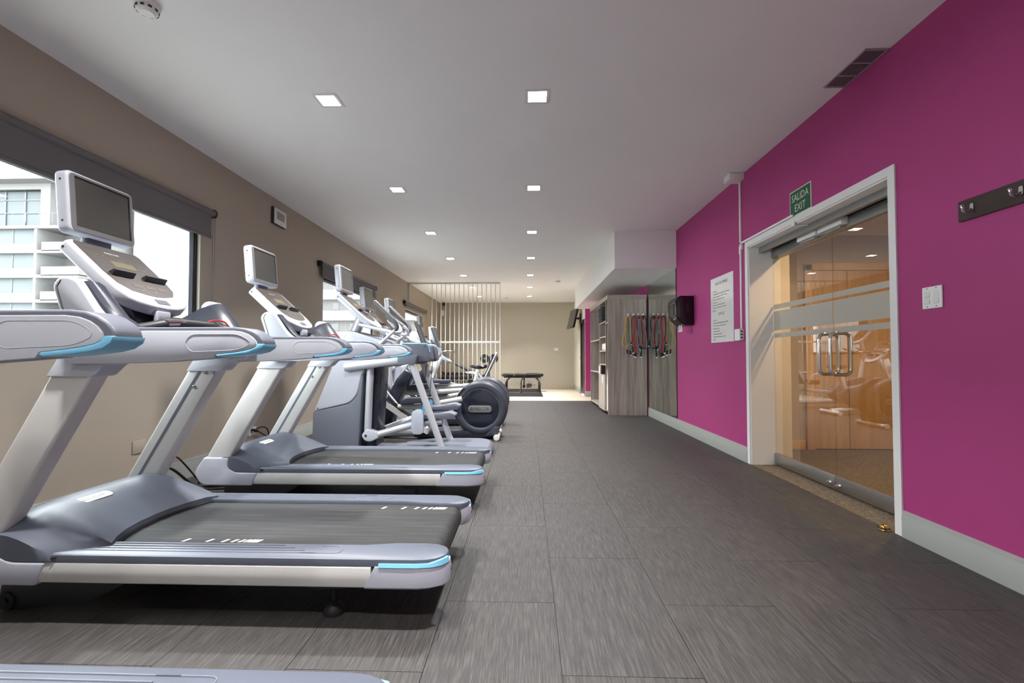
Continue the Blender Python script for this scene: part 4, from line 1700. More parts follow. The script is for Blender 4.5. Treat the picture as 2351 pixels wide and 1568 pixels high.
tube(b, [(-.08, 13.1, .47), (-.09, 13.1, .20)], .02, 8)
tube(b, fil([(-.10, 13.1, .45), (-.02, 13.1, .555), (.30, 13.1, .56)], .06), .014, 8)
lg = obj('leg_curl_arm', b, 'frame_black', t)
b = NB()
cyl(b, (-.09, 12.98, .19), (-.09, 13.26, .19), .045, n=14)
cyl(b, (-.09, 12.9, .31), (-.09, 13.3, .31), .02, n=10)
obj('roller_pad', b, 'bench_black', lg)
b = NB()
cyl(b, (-.05, 13.1, .23), (.24, 13.1, .235), .012, n=8)
obj('plate_bar', b, 'chrome', lg)
for k, r in enumerate((.095, .095, .09, .085, .06)):
    b = NB()
    x = -.01 + .03 * k
    lathe(b, [(.013, 0), (r, 0), (r, .024), (.013, .024)], (x, 13.1, .233), 'x', 22)
    obj('weight_plate', b, 'plate_iron', lg)

# ribbed rubber mats
for y0, y1, lab in ((13.30, 14.66, 'ribbed black rubber mat under the flat bench by the wall'), (11.82, 13.10, 'ribbed black rubber mat nearest the dark tiled floor')):
    t = thing('rubber_mat', lab, 'mat', (-.1, (y0 + y1) / 2, 0), 'ribbed rubber mats')
    b = NB()
    box(b, -.64, .42, y0, y1, .0005, .010, .002, 1)
    obj('mat_base', b, 'black_rubber', t)
    b = NB()
    k = 0
    y = y0 + .02
    while y < y1 - .03:
        box(b, -.62, .40, y, y + .018, .010, .014)
        y += .036
    o = obj('ribs', b, 'black_plastic', t)
    o['kind'] = 'stuff'

# wall television
t = thing('wall_television', 'black flat television tilted down on an arm near the dark door', 'television', (1.40, 12.9, 2.1))
rotm = Matrix.Rotation(R(13), 4, 'Y')
c = Vector((1.28, 12.92, 2.11))
yawm = Matrix.Rotation(R(6), 4, 'Z')


def tvturn(b):
    bmesh.ops.rotate(b, cent=c, matrix=yawm @ rotm, verts=b.verts[:])
    return b


b = NB()
box(b, 1.265, 1.32, 12.47, 13.37, 1.835, 2.385, .01)
obj('housing', tvturn(b), 'black_gloss', t)
b = NB()
box(b, 1.2635, 1.265, 12.50, 13.34, 1.875, 2.355)
obj('screen', tvturn(b), 'screen_glass', t)
b = NB()
tube(b, [(1.33, 12.92, 2.12), (1.505, 12.92, 2.12)], .03, 10)
box(b, 1.495, 1.514, 12.80, 13.04, 1.98, 2.26, .004)
obj('wall_arm', b, 'black_plastic', t)

# security camera and back wall plates
t = thing('security_camera', 'small black dome camera high in the far left corner', 'camera', (-2.70, 14.66, 2.75))
b = NB()
lathe(b, [(0, 0), (.05, 0), (.05, -.03), (.045, -.05), (0, -.05)], (-2.70, 14.64, 2.80), 'z', 18)
obj('mount', b, 'black_plastic', t)
b = NB()
ball(b, (-2.70, 14.64, 2.735), .05, 16)
obj('dome', b, 'black_gloss', t)
b = NB()
box(b, -2.79, -2.70, 14.69, 14.718, 2.38, 2.56, .005)
o = obj('junction_box', b, 'mat_white', None)
tag(o, 'small white junction box below the dome camera', 'box')


def outlet(x, y, z, nrm, w, h, label, colr='mat_white', holes=2):
    """nrm: '+x' (left wall), '-x' (right wall), '-y' (back wall)"""
    t = thing('wall_outlet', label, 'outlet', (x, y, z))
    b = NB()
    if nrm == '-y':
        box(b, x - w / 2, x + w / 2, y - .008, y, z - h / 2, z + h / 2, .002)
    elif nrm == '+x':
        box(b, x, x + .008, y - w / 2, y + w / 2, z - h / 2, z + h / 2, .002)
    else:
        box(b, x - .008, x, y - w / 2, y + w / 2, z - h / 2, z + h / 2, .002)
    obj('cover_plate', b, colr, t)
    for k in range(holes):
        b = NB()
        q = (k - (holes - 1) / 2) * w * .4
        if nrm == '-y':
            box(b, x + q - .012, x + q + .012, y - .010, y - .0075, z - .014, z + .014, .001)
        else:
            s = 1 if nrm == '+x' else -1
            xx = sorted((x + s * .0075, x + s * .010))
            box(b, xx[0], xx[1], y + q - .012, y + q + .012, z - .014, z + .014, .001)
        obj('socket', b, 'slate_light', t)
    return t


outlet(.94, YB, 1.28, '-y', .12, .08, 'small white double outlet on the patterned back wall')
outlet(-.70, YB, .35, '-y', .14, .05, 'low white outlet plate behind the benches')

# ================================================================ storage cabinet
streak_mat('grey_oak', (138, 126, 118), (190, 178, 168), (26, 26, 1.1), 0.4, False, (166, 154, 145), 0.05)
streak_mat('grey_oak_rail', (138, 126, 118), (190, 178, 168), (1.1, 26, 26), 0.4, False, (166, 154, 145), 0.05)
mat('oak_edge', (200, 186, 173), 0.45)
t = thing('storage_cabinet', 'tall grey oak open-front cabinet against the mirror', 'cabinet', (1.75, 9.1, 0))
CX, CX2 = 1.412, 2.085
b = NB()
box(b, CX, CX2, 8.000, 8.022, 0, 2.03, .001, 1)
obj('end_panel', b, 'grey_oak', t)
b = NB()
box(b, CX, CX2, 10.14, 10.162, 0, 2.03, .001, 1)
obj('end_panel', b, 'grey_oak', t)
b = NB()
box(b, CX2, XR - .008, 8.05, 10.162, .0, 2.03)
obj('back_panel', b, 'grey_oak', t)
b = NB()
box(b, CX - .008, CX2 + .008, 7.992, 10.17, 2.03, 2.106, .002, 1)
obj('top_fascia', b, 'grey_oak_rail', t)
for y in (8.24, 8.93):
    b = NB()
    box(b, CX + .01, CX2, y - .009, y + .009, .085, 2.03)
    dv = obj('divider', b, 'grey_oak', t)
    b = NB()
    box(b, CX + .004, CX + .010, y - .010, y + .010, .085, 2.03)
    obj('edge_band', b, 'oak_edge', dv)
b = NB()
box(b, CX + .06, CX + .075, 8.022, 10.14, 0, .065)
obj('plinth', b, 'print_black', t)


def shelf(y0, y1, z):
    b = NB()
    box(b, CX + .006, CX2, y0, y1, z - .009, z + .009)
    o = obj('shelf', b, 'grey_oak', t)
    b = NB()
    box(b, CX, CX + .006, y0, y1, z - .010, z + .010)
    obj('edge_band', b, 'oak_edge', o)


for z in (.075, .72, 1.36):
    shelf(8.94, 10.14, z)
for z in (.075, .88, 1.13, 1.39, 1.66):
    shelf(8.25, 8.92, z)
for z in (.075, 1.62):
    shelf(8.022, 8.23, z)
mat('label_print', (236, 236, 236), 0.6)
for y0, y1, z1, lab in ((8.72, 8.915, .862, 1), (8.25, 8.71, .70, 2)):
    b = NB()
    box(b, CX - .018, CX - .001, y0, y1, .05, z1, .001, 1)
    d = obj('bin_door', b, 'oak_pale', t) if 'oak_pale' in MATS else obj('bin_door', b, streak_mat('oak_pale', (180, 166, 154), (208, 194, 182), (26, 26, 1.1), .4, False), t)
    b = NB()
    ym = (y0 + y1) / 2
    box(b, CX - .0192, CX - .018, ym - .06, ym + .06, z1 - .16, z1 - .03)
    pl_ = obj('paper_label', b, 'label_print', d)

# folded and rolled towels
mat('towel_dark', (64, 66, 70), 0.95, bump=.6, bscale=600)
mat('towel_white', (236, 234, 230), 0.95, bump=.6, bscale=600)
place = ['bottom', 'second', 'third', 'fourth', 'top']
for k in range(5):
    b = NB()
    z = 1.67 + k * .058
    secs = []
    prof = rp([(CX - .03 + .008 * (k % 2), z + .001, .022), (CX + .30, z + .001, .01), (CX + .30, z + .056, .01), (CX - .03 + .008 * (k % 2), z + .056, .022)], 4)
    prism(b, prof, 'y', 8.50, 8.86, .006)
    o = obj('folded_towel', b, 'towel_dark')
    tag(o, '%s dark grey towel of the folded stack on the upper shelf' % place[k], 'towel', 'folded dark towels in the cabinet')
for k in range(3):
    b = NB()
    y = 8.38 + k * .16
    pts = []
    for a in range(60):
        q = a / 59 * 4.2 * 2 * math.pi
        r = .018 + .050 * a / 59
        pts.append((y + r * math.cos(q), 1.141 + .069 + r * math.sin(q)))
    box(b, CX + .02, CX + .32, y - .062, y + .062, 1.1405, 1.275, .03, 3)
    o = obj('rolled_towel', b, 'towel_white')
    tag(o, '%s white rolled towel on the cabinet shelf' % ['nearest', 'middle', 'farthest'][k], 'towel', 'rolled white towels in the cabinet')
b = NB()
tube(b, fil([(CX + .05, 8.13, .09), (CX + .05, 8.13, .55), (CX + .055, 8.12, .95)], .2), [.05, .05, .05, .045, .04, .03], 12)
o = obj('rolled_mat', b, 'towel_white')
tag(o, 'tall white rolled mat standing in the narrow cabinet bay', 'mat')

# resistance bands on the end panel
mat('band_yellow', (214, 178, 62), 0.5)
mat('band_red', (206, 44, 34), 0.5)
mat('band_blue', (98, 132, 158), 0.5)
mat('band_navy', (36, 42, 78), 0.5)
mat('band_black', (22, 22, 24), 0.5)


def bw(u, v, d=0.0):
    y = 7.965 - d
    return Vector(((1410 + u / 12.06 - 1210) * y / 1045, y, 1 + (822 - 700 - v / 12.06) * y / 1045))


hk = {}
for n, u in (('leftmost', 372), ('second', 515), ('third', 645), ('rightmost', 775)):
    p = bw(u, 300)
    h = thing('coat_hook', '%s white hook holding exercise bands on the cabinet side' % n, 'hook', (p.x, 7.999, p.z), 'white band hooks')
    b = NB()
    box(b, p.x - .011, p.x + .011, 7.988, 7.9995, p.z - .03, p.z + .035, .004)
    obj('hook_plate', b, 'mat_white', h)
    b = NB()
    tube(b, fil([(p.x, 7.99, p.z + .012), (p.x, 7.93, p.z - .002), (p.x, 7.922, p.z + .02)], .012), .006, 8)
    ball(b, (p.x, 7.922, p.z + .022), .009, 8)
    obj('hook_peg', b, 'mat_white', h)


def smooth(pts, n=6):
    P = [Vector(p) for p in pts]
    P = [P[0] * 2 - P[1]] + P + [P[-1] * 2 - P[-2]]
    out = []
    for i in range(1, len(P) - 2):
        for k in range(n):
            s = k / n
            a, b_, c_, d_ = P[i - 1], P[i], P[i + 1], P[i + 2]
            out.append(.5 * ((2 * b_) + (c_ - a) * s + (2 * a - 5 * b_ + 4 * c_ - d_) * s * s + (3 * b_ - a - 3 * c_ + d_) * s ** 3))
    out.append(P[-2])
    return out


def band(name, m, d, paths, handles, label, r=.0065):
    p0 = bw(*paths[0][0], d)
    t = thing('exercise_band', label, 'exercise band', (p0.x, p0.y, p0.z), 'exercise bands hanging on the cabinet side')
    for pth in paths:
        b = NB()
        tube(b, smooth([bw(u, v, d + .004 * (i % 2)) for i, (u, v) in enumerate(pth)]), r, 8)
        obj('cord', b, m, t)
    for (u0, v0), (u1, v1) in handles:
        b = NB()
        tube(b, [bw(u0, v0, d), bw(u1, v1, d)], .014, 8)
        h = obj('handle', b, 'black_rubber', t)
        b = NB()
        q = bw(u1, v1, d)
        lathe(b, [(.010, -.004), (.016, -.004), (.016, .004), (.010, .004)], q, 'y', 10)
        obj('clip_ring', b, 'chrome', h)


band('y', 'band_yellow', .026, [[(470, 1000), (440, 880), (430, 600), (425, 400), (375, 318), (320, 390), (335, 560), (300, 850), (330, 1220)], [(375, 322), (305, 390), (275, 700), (215, 1000), (240, 1140), (330, 1150), (425, 1065)]], [((335, 1235), (350, 1360)), ((435, 1050), (465, 1080))], 'yellow exercise band looped over the leftmost hook')
band('b', 'band_blue', .018, [[(330, 1130), (315, 800), (322, 480), (375, 312), (412, 420), (425, 650), (385, 950), (415, 1260)]], [((415, 1265), (435, 1380))], 'light blue exercise band hanging behind the yellow one')
band('n', 'band_navy', .030, [[(480, 1150), (465, 700), (462, 430), (515, 310), (590, 380), (620, 600), (650, 900), (690, 1150)]], [((485, 1150), (505, 1330)), ((690, 1150), (700, 1230))], 'dark navy exercise band on the second hook')
band('r', 'band_red', .018, [[(490, 870), (545, 1130), (545, 1330)], [(600, 1330), (555, 1080), (545, 900), (575, 600), (565, 420), (515, 315), (480, 420), (470, 800), (520, 1060)], [(575, 420), (600, 600), (645, 950), (640, 1100)]], [((545, 1330), (520, 1420)), ((600, 1330), (560, 1440))], 'red exercise band on the second hook, clips at its lowest end', .0085)
band('r2', 'band_red', .026, [[(610, 340), (645, 300), (700, 320), (745, 420), (790, 700), (825, 950), (770, 1080), (735, 1150)]], [((735, 1150), (715, 1250))], 'red exercise band draped from the third to the rightmost hook', .0085)
band('b2', 'band_blue', .032, [[(670, 420), (645, 700), (610, 1000), (630, 1190), (700, 1290), (790, 1295), (870, 1180), (870, 950), (820, 600), (790, 420)]], [((655, 330), (665, 410)), ((785, 330), (790, 410))], 'light blue exercise band in a wide loop over the right hooks')
band('k', 'band_black', .022, [[(745, 1150), (770, 900), (745, 600), (740, 380), (775, 312), (840, 350), (870, 520), (850, 800), (890, 1050), (895, 1160), (800, 1205), (650, 1150)]], [((725, 1170), (715, 1440)), ((885, 1010), (900, 1140))], 'black exercise band on the rightmost hook', .0085)

# ================================================================ things on the magenta wall
mat('sign_green', (30, 96, 74), 0.45)
mat('sign_cream', (232, 232, 200), 0.5)
WX = XR - .0005
t = thing('exit_sign', 'green SALIDA EXIT sign above the glass door', 'sign', (WX, 3.549, 2.11))
b = NB()
box(b, WX - .004, WX, 3.412, 3.686, 2.114, 2.316, .0008, 1)
obj('border', b, 'sign_cream', t)
b = NB()
box(b, WX - .0048, WX - .004, 3.420, 3.678, 2.122, 2.308)
pl_ = obj('face', b, 'sign_green', t)
b = NB()
text(b, 'SALIDA', (WX - .005, 3.549, 2.228), (0, -1, 0), (0, 0, 1), .215, .056, .0004)
text(b, 'EXIT', (WX - .005, 3.549, 2.145), (0, -1, 0), (0, 0, 1), .135, .056, .0004)
obj('lettering', b, 'sign_cream', pl_)

t = thing('rules_poster', 'white laminated gym rules poster taped to the magenta wall', 'poster', (WX, 4.99, 1.17))
b = NB()
box(b, WX - .003, WX, 4.704, 5.274, 1.172, 1.894)
mat('poster_white', (226, 226, 226), 0.12, coat=0.6)
obj('sheet', b, 'poster_white', t)
sp_ = ['1. Use toalla siempre.', '2. Por seguridad, siga las instrucciones al utilizar cada equipo.', '3. Menores de 16 deben estar acompañados de un adulto.', '4. No comer: frutas, dulces, goma, etc.', '5. No tire basura.', '6. Por favor limpie el equipo al terminar.', '7. Consulte a un instructor antes de comenzar.', '8. Gracias.']
en_ = ['1. Towel is a must.', '2. For your safety please follow posted instructions when using equipment.', '3. Children under 16 must be accompanied by an adult.', '4. No food, gum, candy, etc.', '5. Be considerate with others.', '6. Please wipe the equipment after use.', '7. Contact instructor before beginning an exercise program.', '8. Enjoy. Thank you.']
wsp = [.12, .43, .37, .31, .12, .32, .35, .09]
wen = [.11, .40, .34, .19, .20, .25, .33, .09]
b = NB()
Xp = WX - .0032
text(b, 'REGLAS DEL GIMNASIO', (Xp, 4.99, 1.808), (0, -1, 0), (0, 0, 1), .31, .030, .0002)
text(b, 'GYM RULES', (Xp, 4.99, 1.468), (0, -1, 0), (0, 0, 1), .155, .032, .0002)
for k, (s, w) in enumerate(zip(sp_, wsp)):
    text(b, s, (Xp, 5.225, 1.735 - .0305 * k), (0, -1, 0), (0, 0, 1), w, .017, .0002, 'L')
for k, (s, w) in enumerate(zip(en_, wen)):
    text(b, s, (Xp, 5.225, 1.412 - .0305 * k), (0, -1, 0), (0, 0, 1), w, .017, .0002, 'L')
obj('lettering', b, 'print_black', t)

t = thing('light_switch', 'white double light switch beside the door casing', 'switch', (WX, 2.427, 1.26))
b = NB()
box(b, WX - .009, WX, 2.369, 2.484, 1.258, 1.372, .003)
obj('cover_plate', b, 'mat_white', t)
for y, n in ((2.453, 2), (2.400, 1)):
    for k in range(n):
        b = NB()
        hh = .068 / n
        z0 = 1.281 + k * hh
        prism(b, [(WX - .009, z0 + .001), (WX - .013, z0 + .003), (WX - .0095, z0 + hh - .002), (WX - .008, z0 + hh - .001)], 'y', y - .016, y + .016)
        obj('rocker', b, 'fitting_white', t)
b = NB()
for y in (2.453, 2.400):
    for z in (1.268, 1.362):
        lathe(b, [(0, 0), (.003, 0), (.003, .001), (0, .001)], (WX - .009, y, z), 'x', 8, -1)
obj('screws', b, 'iron_grey', t)['kind'] = 'stuff'

streak_mat('dark_walnut', (44, 34, 32), (66, 53, 49), (30, 3, 30), 0.35, False)
t = thing('coat_rack', 'dark brown wooden coat rack board with small metal hooks', 'coat rack', (WX, 1.75, 1.65))
b = NB()
box(b, WX - .018, WX, 1.24, 2.262, 1.657, 1.755, .002, 1)
obj('board', b, 'dark_walnut', t)
for k in range(5):
    y = 2.19 - .213 * k
    b = NB()
    prism(b, rp([(y - .009, 1.690, .009), (y + .009, 1.690, .009), (y + .009, 1.728, .009), (y - .009, 1.728, .009)]), 'x', WX - .022, WX - .018)
    tube(b, fil([(WX - .021, y, 1.70), (WX - .045, y, 1.682), (WX - .062, y, 1.688), (WX - .066, y, 1.712)], .014), [.006, .0055, .005, .005, .0045, .0045, .005], 8)
    ball(b, (WX - .066, y, 1.714), .007, 8)
    obj('hook', b, 'chrome', t)

mat('smoky_plastic', (44, 46, 48), 0.08)
t = thing('paper_dispenser', 'black wall paper towel dispenser with smoky window', 'dispenser', (WX, 5.95, 1.41))
b = NB()
sil = rp([(WX, 1.415, 0), (WX - .13, 1.415, .05), (WX - .225, 1.50, .05), (WX - .235, 1.72, .06), (WX - .19, 1.79, .05), (WX, 1.79, 0)], 6)
prism(b, sil, 'y', 5.80, 6.10, .02, 3, 50)
d_ = obj('body', b, 'black_gloss', t)
b = NB()
sil = rp([(WX - .14, 1.50, .02), (WX - .232, 1.515, .04), (WX - .242, 1.715, .05), (WX - .20, 1.765, .04), (WX - .14, 1.765, .01)], 6)
prism(b, sil, 'y', 5.792, 6.108, .012, 3, 50)
obj('front_cover', b, 'smoky_plastic', t)
b = NB()
for k in range(3):
    cyl(b, (WX - .08, 5.801, 1.60 + .03 * k), (WX - .08, 5.796, 1.60 + .03 * k), .005, n=8)
obj('indicator', b, 'slate_plastic', d_)['kind'] = 'stuff'
b = NB()
secs = []
for z, w, d in ((1.42, .012, .008), (1.395, .02, .012), (1.36, .035, .012), (1.335, .045, .006)):
    secs.append([(WX - .13 + d * math.sin(3 * a) + w * .4 * math.cos(a), 5.94 + w * math.sin(a) + .006 * math.sin(5 * a), z + .006 * math.cos(4 * a)) for a in [2 * math.pi * k / 16 for k in range(16)]])
loft(b, secs)
obj('paper_sheet', b, 'towel_white', t)

# conduit
t = thing('cable_conduit', 'white plastic cable conduit running from ceiling box to wall outlet', 'conduit', (WX, 4.52, 1.29))
b = NB()
box(b, WX - .016, WX, 4.513, 4.533, 1.287, 2.745, .003)
obj('vertical_duct', b, 'mat_white', t)
b = NB()
box(b, WX - .020, WX, 4.508, 4.538, 2.02, 2.10, .004)
obj('tee_joint', b, 'mat_white', t)
b = NB()
box(b, WX - .026, WX - .013, 3.62, 4.512, 2.112, 2.130, .003)
box(b, WX - .026, WX - .001, 4.48, 4.512, 2.06, 2.13, .003)
obj('door_duct', b, 'mat_white', t)
b = NB()
box(b, 1.965, WX, 4.44, 4.57, 2.735, 2.798, .006)
obj('ceiling_box', b, 'mat_white', t)
b = NB()
box(b, WX - .045, WX, 4.492, 4.60, 1.172, 1.286, .004)
wb = obj('outlet_box', b, 'mat_white', t)
b = NB()
for z in (1.20, 1.23, 1.26):
    box(b, WX - .035, WX - .015, 4.489, 4.492, z - .008, z + .008, .001)
obj('button', b, 'slate_light', wb)

# ================================================================ glass corridor doors
mat('frosted_film', (186, 180, 168), 0.7)
mat('alu_dark', (150, 150, 148), 0.35, metal=0.6)
GX = 2.335
b = NB()
box(b, 2.315, 2.40, DY0 + .013, DY1 - .013, 1.945, 2.022, .002)
box(b, 2.22, 2.40, DY0 + .013, DY1 - .013, 2.034, 2.047, .002)
box(b, 2.20, 2.23, DY0 + .013, DY1 - .013, 1.995, 2.047, .002)
struct('trim_2', b, 'alu_dark')
b = NB()
box(b, 2.34, 2.39, DY0 + .013, DY1 - .013, 2.022, 2.034)
struct('header_gap_shade', b, 'print_black')  # black strip painting the shade of the gap above the header
for n, (y0, y1, yh) in ((2, (3.537, DY1 - .014, 3.60)), (3, (DY0 + .014, 3.533, 3.47))):
    b = NB()
    box(b, GX - .016, GX + .016, y0, y1, .012, .112, .002)
    dr = struct('door_%d' % n, b, 'brushed_steel')
    b = NB()
    box(b, GX - .005, GX + .005, y0, y1, .112, 1.944)
    obj('pane', b, 'door_glass', dr)
    for z0, z1 in ((1.190, 1.232), (1.258, 1.437), (1.457, 1.500)):
        b = NB()
        box(b, GX - .0058, GX - .0051, y0 + .002, y1 - .002, z0, z1)
        obj('frosted_band', b, 'frosted_film', dr)
    b = NB()
    tube(b, fil([(GX - .075, yh, .875), (GX - .075, yh, 1.185), (GX + .075, yh, 1.185), (GX + .075, yh, .875)], .045, 8, True), .0135, 14, True)
    obj('pull_handle', b, 'chrome', dr)
    b = NB()
    yb = y0 + .05 if n == 2 else y1 - .05
    lathe(b, [(0, 0), (.016, 0), (.018, .008), (.010, .014), (.016, .022), (.010, .03), (0, .03)], (GX - .016, yb, .05), 'x', 14, -1)
    obj('floor_lock', b, 'chrome', dr)
for k, (y0, y1) in enumerate(((3.63, 3.87), (3.33, 3.60))):
    t = thing('magnetic_lock', '%s white magnetic lock bar above the glass door' % ['farther', 'nearer'][k], 'lock', (2.28, (y0 + y1) / 2, 1.96), 'magnetic locks above the glass doors')
    b = NB()
    box(b, 2.262, 2.314, y0, y1, 1.968, 2.022, .003)
    lk = obj('lock_body', b, 'mat_white', t)
    b = NB()
    box(b, 2.2615, 2.263, y0 + .002, y1 - .002, 1.992, 1.9935)
    obj('seam', b, 'iron_grey', lk)
    b = NB()
    box(b, 2.275, 2.312, y0 + .03, y1 - .02, 1.950, 1.966, .002)
    obj('strike_plate', b, 'brushed_steel', lk)
t = thing('door_sensor', 'small white door sensor arm under the casing', 'sensor', (2.12, 3.60, 2.03))
b = NB()
box(b, 2.085, 2.098, 3.60, 3.64, 2.035, 2.075, .003)
box(b, 2.098, 2.235, 3.612, 3.624, 2.036, 2.046, .002)
box(b, 2.232, 2.25, 3.60, 3.635, 2.004, 2.044, .003)
obj('arm', b, 'mat_white', t)
mat('brass', (190, 150, 82), 0.2, metal=1.0)
t = thing('door_stop', 'small brass half-round door stop on the floor by the casing', 'door stop', (2.075, 2.745, 0))
b = NB()
lathe(b, [(0, 0), (.030, 0), (.031, .004), (.026, .012), (.022, .024), (.012, .032), (0, .033)], (2.075, 2.745, .0003), 'z', 20)
st = obj('dome', b, 'brass', t)
b = NB()
tube(b, [(2.075 + .0265 * math.cos(a), 2.745 + .0265 * math.sin(a), .014) for a in [math.pi * 2 * k / 20 for k in range(20)]], .004, 6, True)
obj('rubber_ring', b, 'black_rubber', st)

# ================================================================ corridor
m = streak_mat('corridor_carpet', (52, 46, 42), (150, 134, 112), (60, 170, 60), 0.95, False, (96, 86, 74), 0.5)
streak_mat('honey_wood', (176, 140, 92), (202, 166, 116), (14, 14, 1.2), 0.35, False)
streak_mat('honey_frame', (196, 158, 104), (214, 178, 126), (12, 12, 1.5), 0.4, False)
mat('corridor_paint', (176, 160, 140), 0.7)
mat('corridor_cream', (222, 214, 196), 0.7)
b = NB()
box(b, XR, 6.2, DY0, DY1, -.06, .0)
box(b, 2.31, 6.2, 1.2, DY0, -.06, .0)
box(b, 2.31, 6.2, DY1, 5.13, -.06, .0)
struct('floor_corridor', b, 'corridor_carpet', flat=True)
b = NB()
box(b, 2.31, 6.2, 1.2, 5.25, 2.47, 2.55)
struct('ceiling_corridor', b, 'corridor_cream')
b = NB()
box(b, 2.31, 6.2, 5.13, 5.25, 0, 2.47)
struct('wall_corridor_far', b, 'corridor_paint')
b = NB()
box(b, 2.31, 2.50, 4.40, 5.129, 0, 2.469)
struct('wall_corridor_stub', b, 'corridor_cream', flat=True)
b = NB()
box(b, 6.2, 6.3, 1.2, 5.25, 0, 2.55)
box(b, 2.31, 6.2, 1.1, 1.2, 0, 2.55)
struct('wall_corridor_end', b, 'corridor_paint')
b = NB()
prism(b, [(5.129, 2.36), (5.115, 2.36), (5.105, 2.40), (5.06, 2.44), (5.05, 2.469), (5.129, 2.469)], 'x', 2.51, 6.19)
struct('trim_4', b, 'corridor_cream')
b = NB()
box(b, 2.51, 3.05, 5.115, 5.129, 0, .10, .002)
box(b, 4.13, 6.19, 5.115, 5.129, 0, .10, .002)
struct('baseboard_corridor', b, 'honey_frame')
b = NB()
box(b, 3.06, 3.14, 5.095, 5.129, 0, 2.035, .004)
box(b, 4.04, 4.12, 5.095, 5.129, 0, 2.035, .004)
box(b, 3.06, 4.12, 5.095, 5.129, 1.965, 2.045, .004)
d4 = struct('door_4', b, 'honey_frame')
for y0, y1 in ((3.145, 3.52), (3.525, 4.035)):
    b = NB()
    box(b, y0, y1, 5.11, 5.128, .008, 1.962, .002, 1)
    obj('door_leaf', b, 'honey_wood', d4)
downlight(2.95, 3.45, 2.47, 'lens_hall', 'nearer warm downlight in the corridor behind the glass door', 'corridor downlights')
downlight(4.3, 3.45, 2.47, 'lens_hall', 'farther warm downlight in the corridor behind the glass door', 'corridor downlights')

# ================================================================ ceiling and left wall details
t = thing('air_vent', 'grey slatted air vent in the ceiling beside the magenta wall', 'vent', (2.04, 2.855, H))
b = NB()
vx0, vx1, vy0, vy1 = 1.968, 2.108, 2.665, 3.045
z0, z1 = H - .008, H - .0005
box(b, vx0, vx0 + .012, vy0, vy1, z0, z1, .002)
box(b, vx1 - .012, vx1, vy0, vy1, z0, z1, .002)
box(b, vx0 + .012, vx1 - .012, vy0, vy0 + .014, z0, z1, .002)
box(b, vx0 + .012, vx1 - .012, vy1 - .014, vy1, z0, z1, .002)
for k in (1, 2):
    y = vy0 + (vy1 - vy0) * k / 3
    box(b, vx0 + .012, vx1 - .012, y - .007, y + .007, z0, z1, .002)
mat('vent_metal', (176, 168, 172), 0.4, metal=0.4)
obj('frame', b, 'vent_metal', t)
b = NB()
box(b, vx0 + .005, vx1 - .005, vy0 + .005, vy1 - .005, H - .002, H - .0004)
obj('duct_opening', b, 'print_black', t)
s0 = None
for q in range(3):
    ya = vy0 + (vy1 - vy0) * q / 3 + .012
    yb = vy0 + (vy1 - vy0) * (q + 1) / 3 - .012
    for k in range(9):
        x = vx0 + .018 + k * .0128
        if s0 is None:
            b = NB()
            prism(b, [(x, H - .0075), (x + .006, H - .0075), (x + .009, H - .0022), (x + .007, H - .0022)], 'y', ya, yb)
            s0 = obj('slat', b, 'vent_metal', t)
            sx0, sya = x, ya
        else:
            o = s0.copy()
            COL.objects.link(o)
            o.parent = t
            o.location = (x - sx0, ya - sya, 0)


def smoke(x, y, label):
    t = thing('smoke_detector', label, 'smoke detector', (x, y, H), 'round ceiling smoke detectors')
    b = NB()
    lathe(b, [(0, 0), (.056, 0), (.058, -.006), (.056, -.018), (.050, -.022)], (x, y, H), 'z', 28)
    lathe(b, [(.050, -.020), (.051, -.030), (.046, -.040), (.034, -.046), (.030, -.050), (0, -.052)], (x, y, H), 'z', 28)
    bd = obj('body', b, 'mat_white', t)
    for k in range(10):
        a = 2 * math.pi * k / 10
        b = NB()
        rot = Matrix.Rotation(a, 4, 'Z')
        box(b, x + .0475, x + .0515, y - .008, y + .008, H - .038, H - .028)
        bmesh.ops.rotate(b, cent=Vector((x, y, H)), matrix=rot, verts=b.verts[:])
        obj('slot', b, 'print_black', bd)


smoke(-1.93, 2.205, 'white smoke detector at the top left, nearest one')
smoke(.72, 10.56, 'small smoke detector on the ceiling near the white bulkhead')
smoke(-.62, 13.48, 'farthest small smoke detector, right of the rod screen')

# roller blinds
for i, (y0, y1, z0, ln) in enumerate(((1.40, 3.95, 2.052, 'large first'), (6.04, 8.30, 2.10, 'second'), (10.28, 12.52, 2.19, 'third, farthest'))):
    t = thing('roller_blind', 'dark grey roller blind of the %s window' % ln, 'blind', (XL + .05, (y0 + y1) / 2, 2.3), 'dark roller blinds')
    zc, r = 2.285, .030
    xb = XL + .045
    b = NB()
    cyl(b, (xb, y0 + .012, zc), (xb, y1 - .012, zc), r, n=20)
    obj('roller', b, 'roller_fabric', t)
    b = NB()
    box(b, xb + .008, xb + .0105, y0 + .05, y1 - .05, z0 + .02, zc - .012)
    obj('fabric', b, 'roller_fabric', t)
    b = NB()
    tube(b, [(xb + .009, y0 + .05, z0 + .012), (xb + .009, y1 - .05, z0 + .012)], .014, 10, flat=((1, 0, 0), .6))
    obj('bottom_bar', b, 'roller_fabric', t)
    for y in (y0, y1 - .016):
        b = NB()
        prism(b, rp([(XL + .001, zc - .038, .003), (xb + .02, zc - .038, .01), (xb + .036, zc, .02), (xb + .02, zc + .038, .02), (XL + .001, zc + .038, .003)]), 'y', y, y + .016, .003)
        obj('bracket', b, 'roller_black', t)
    b = NB()
    yc_ = y1 - .02
    for dx in (-.006, .012):
        tube(b, [(xb + dx, yc_ + .012, zc - .02), (xb + dx, yc_ + .013, 1.10)], .002, 6)
    obj('pull_chain', b, 'console_face', t)

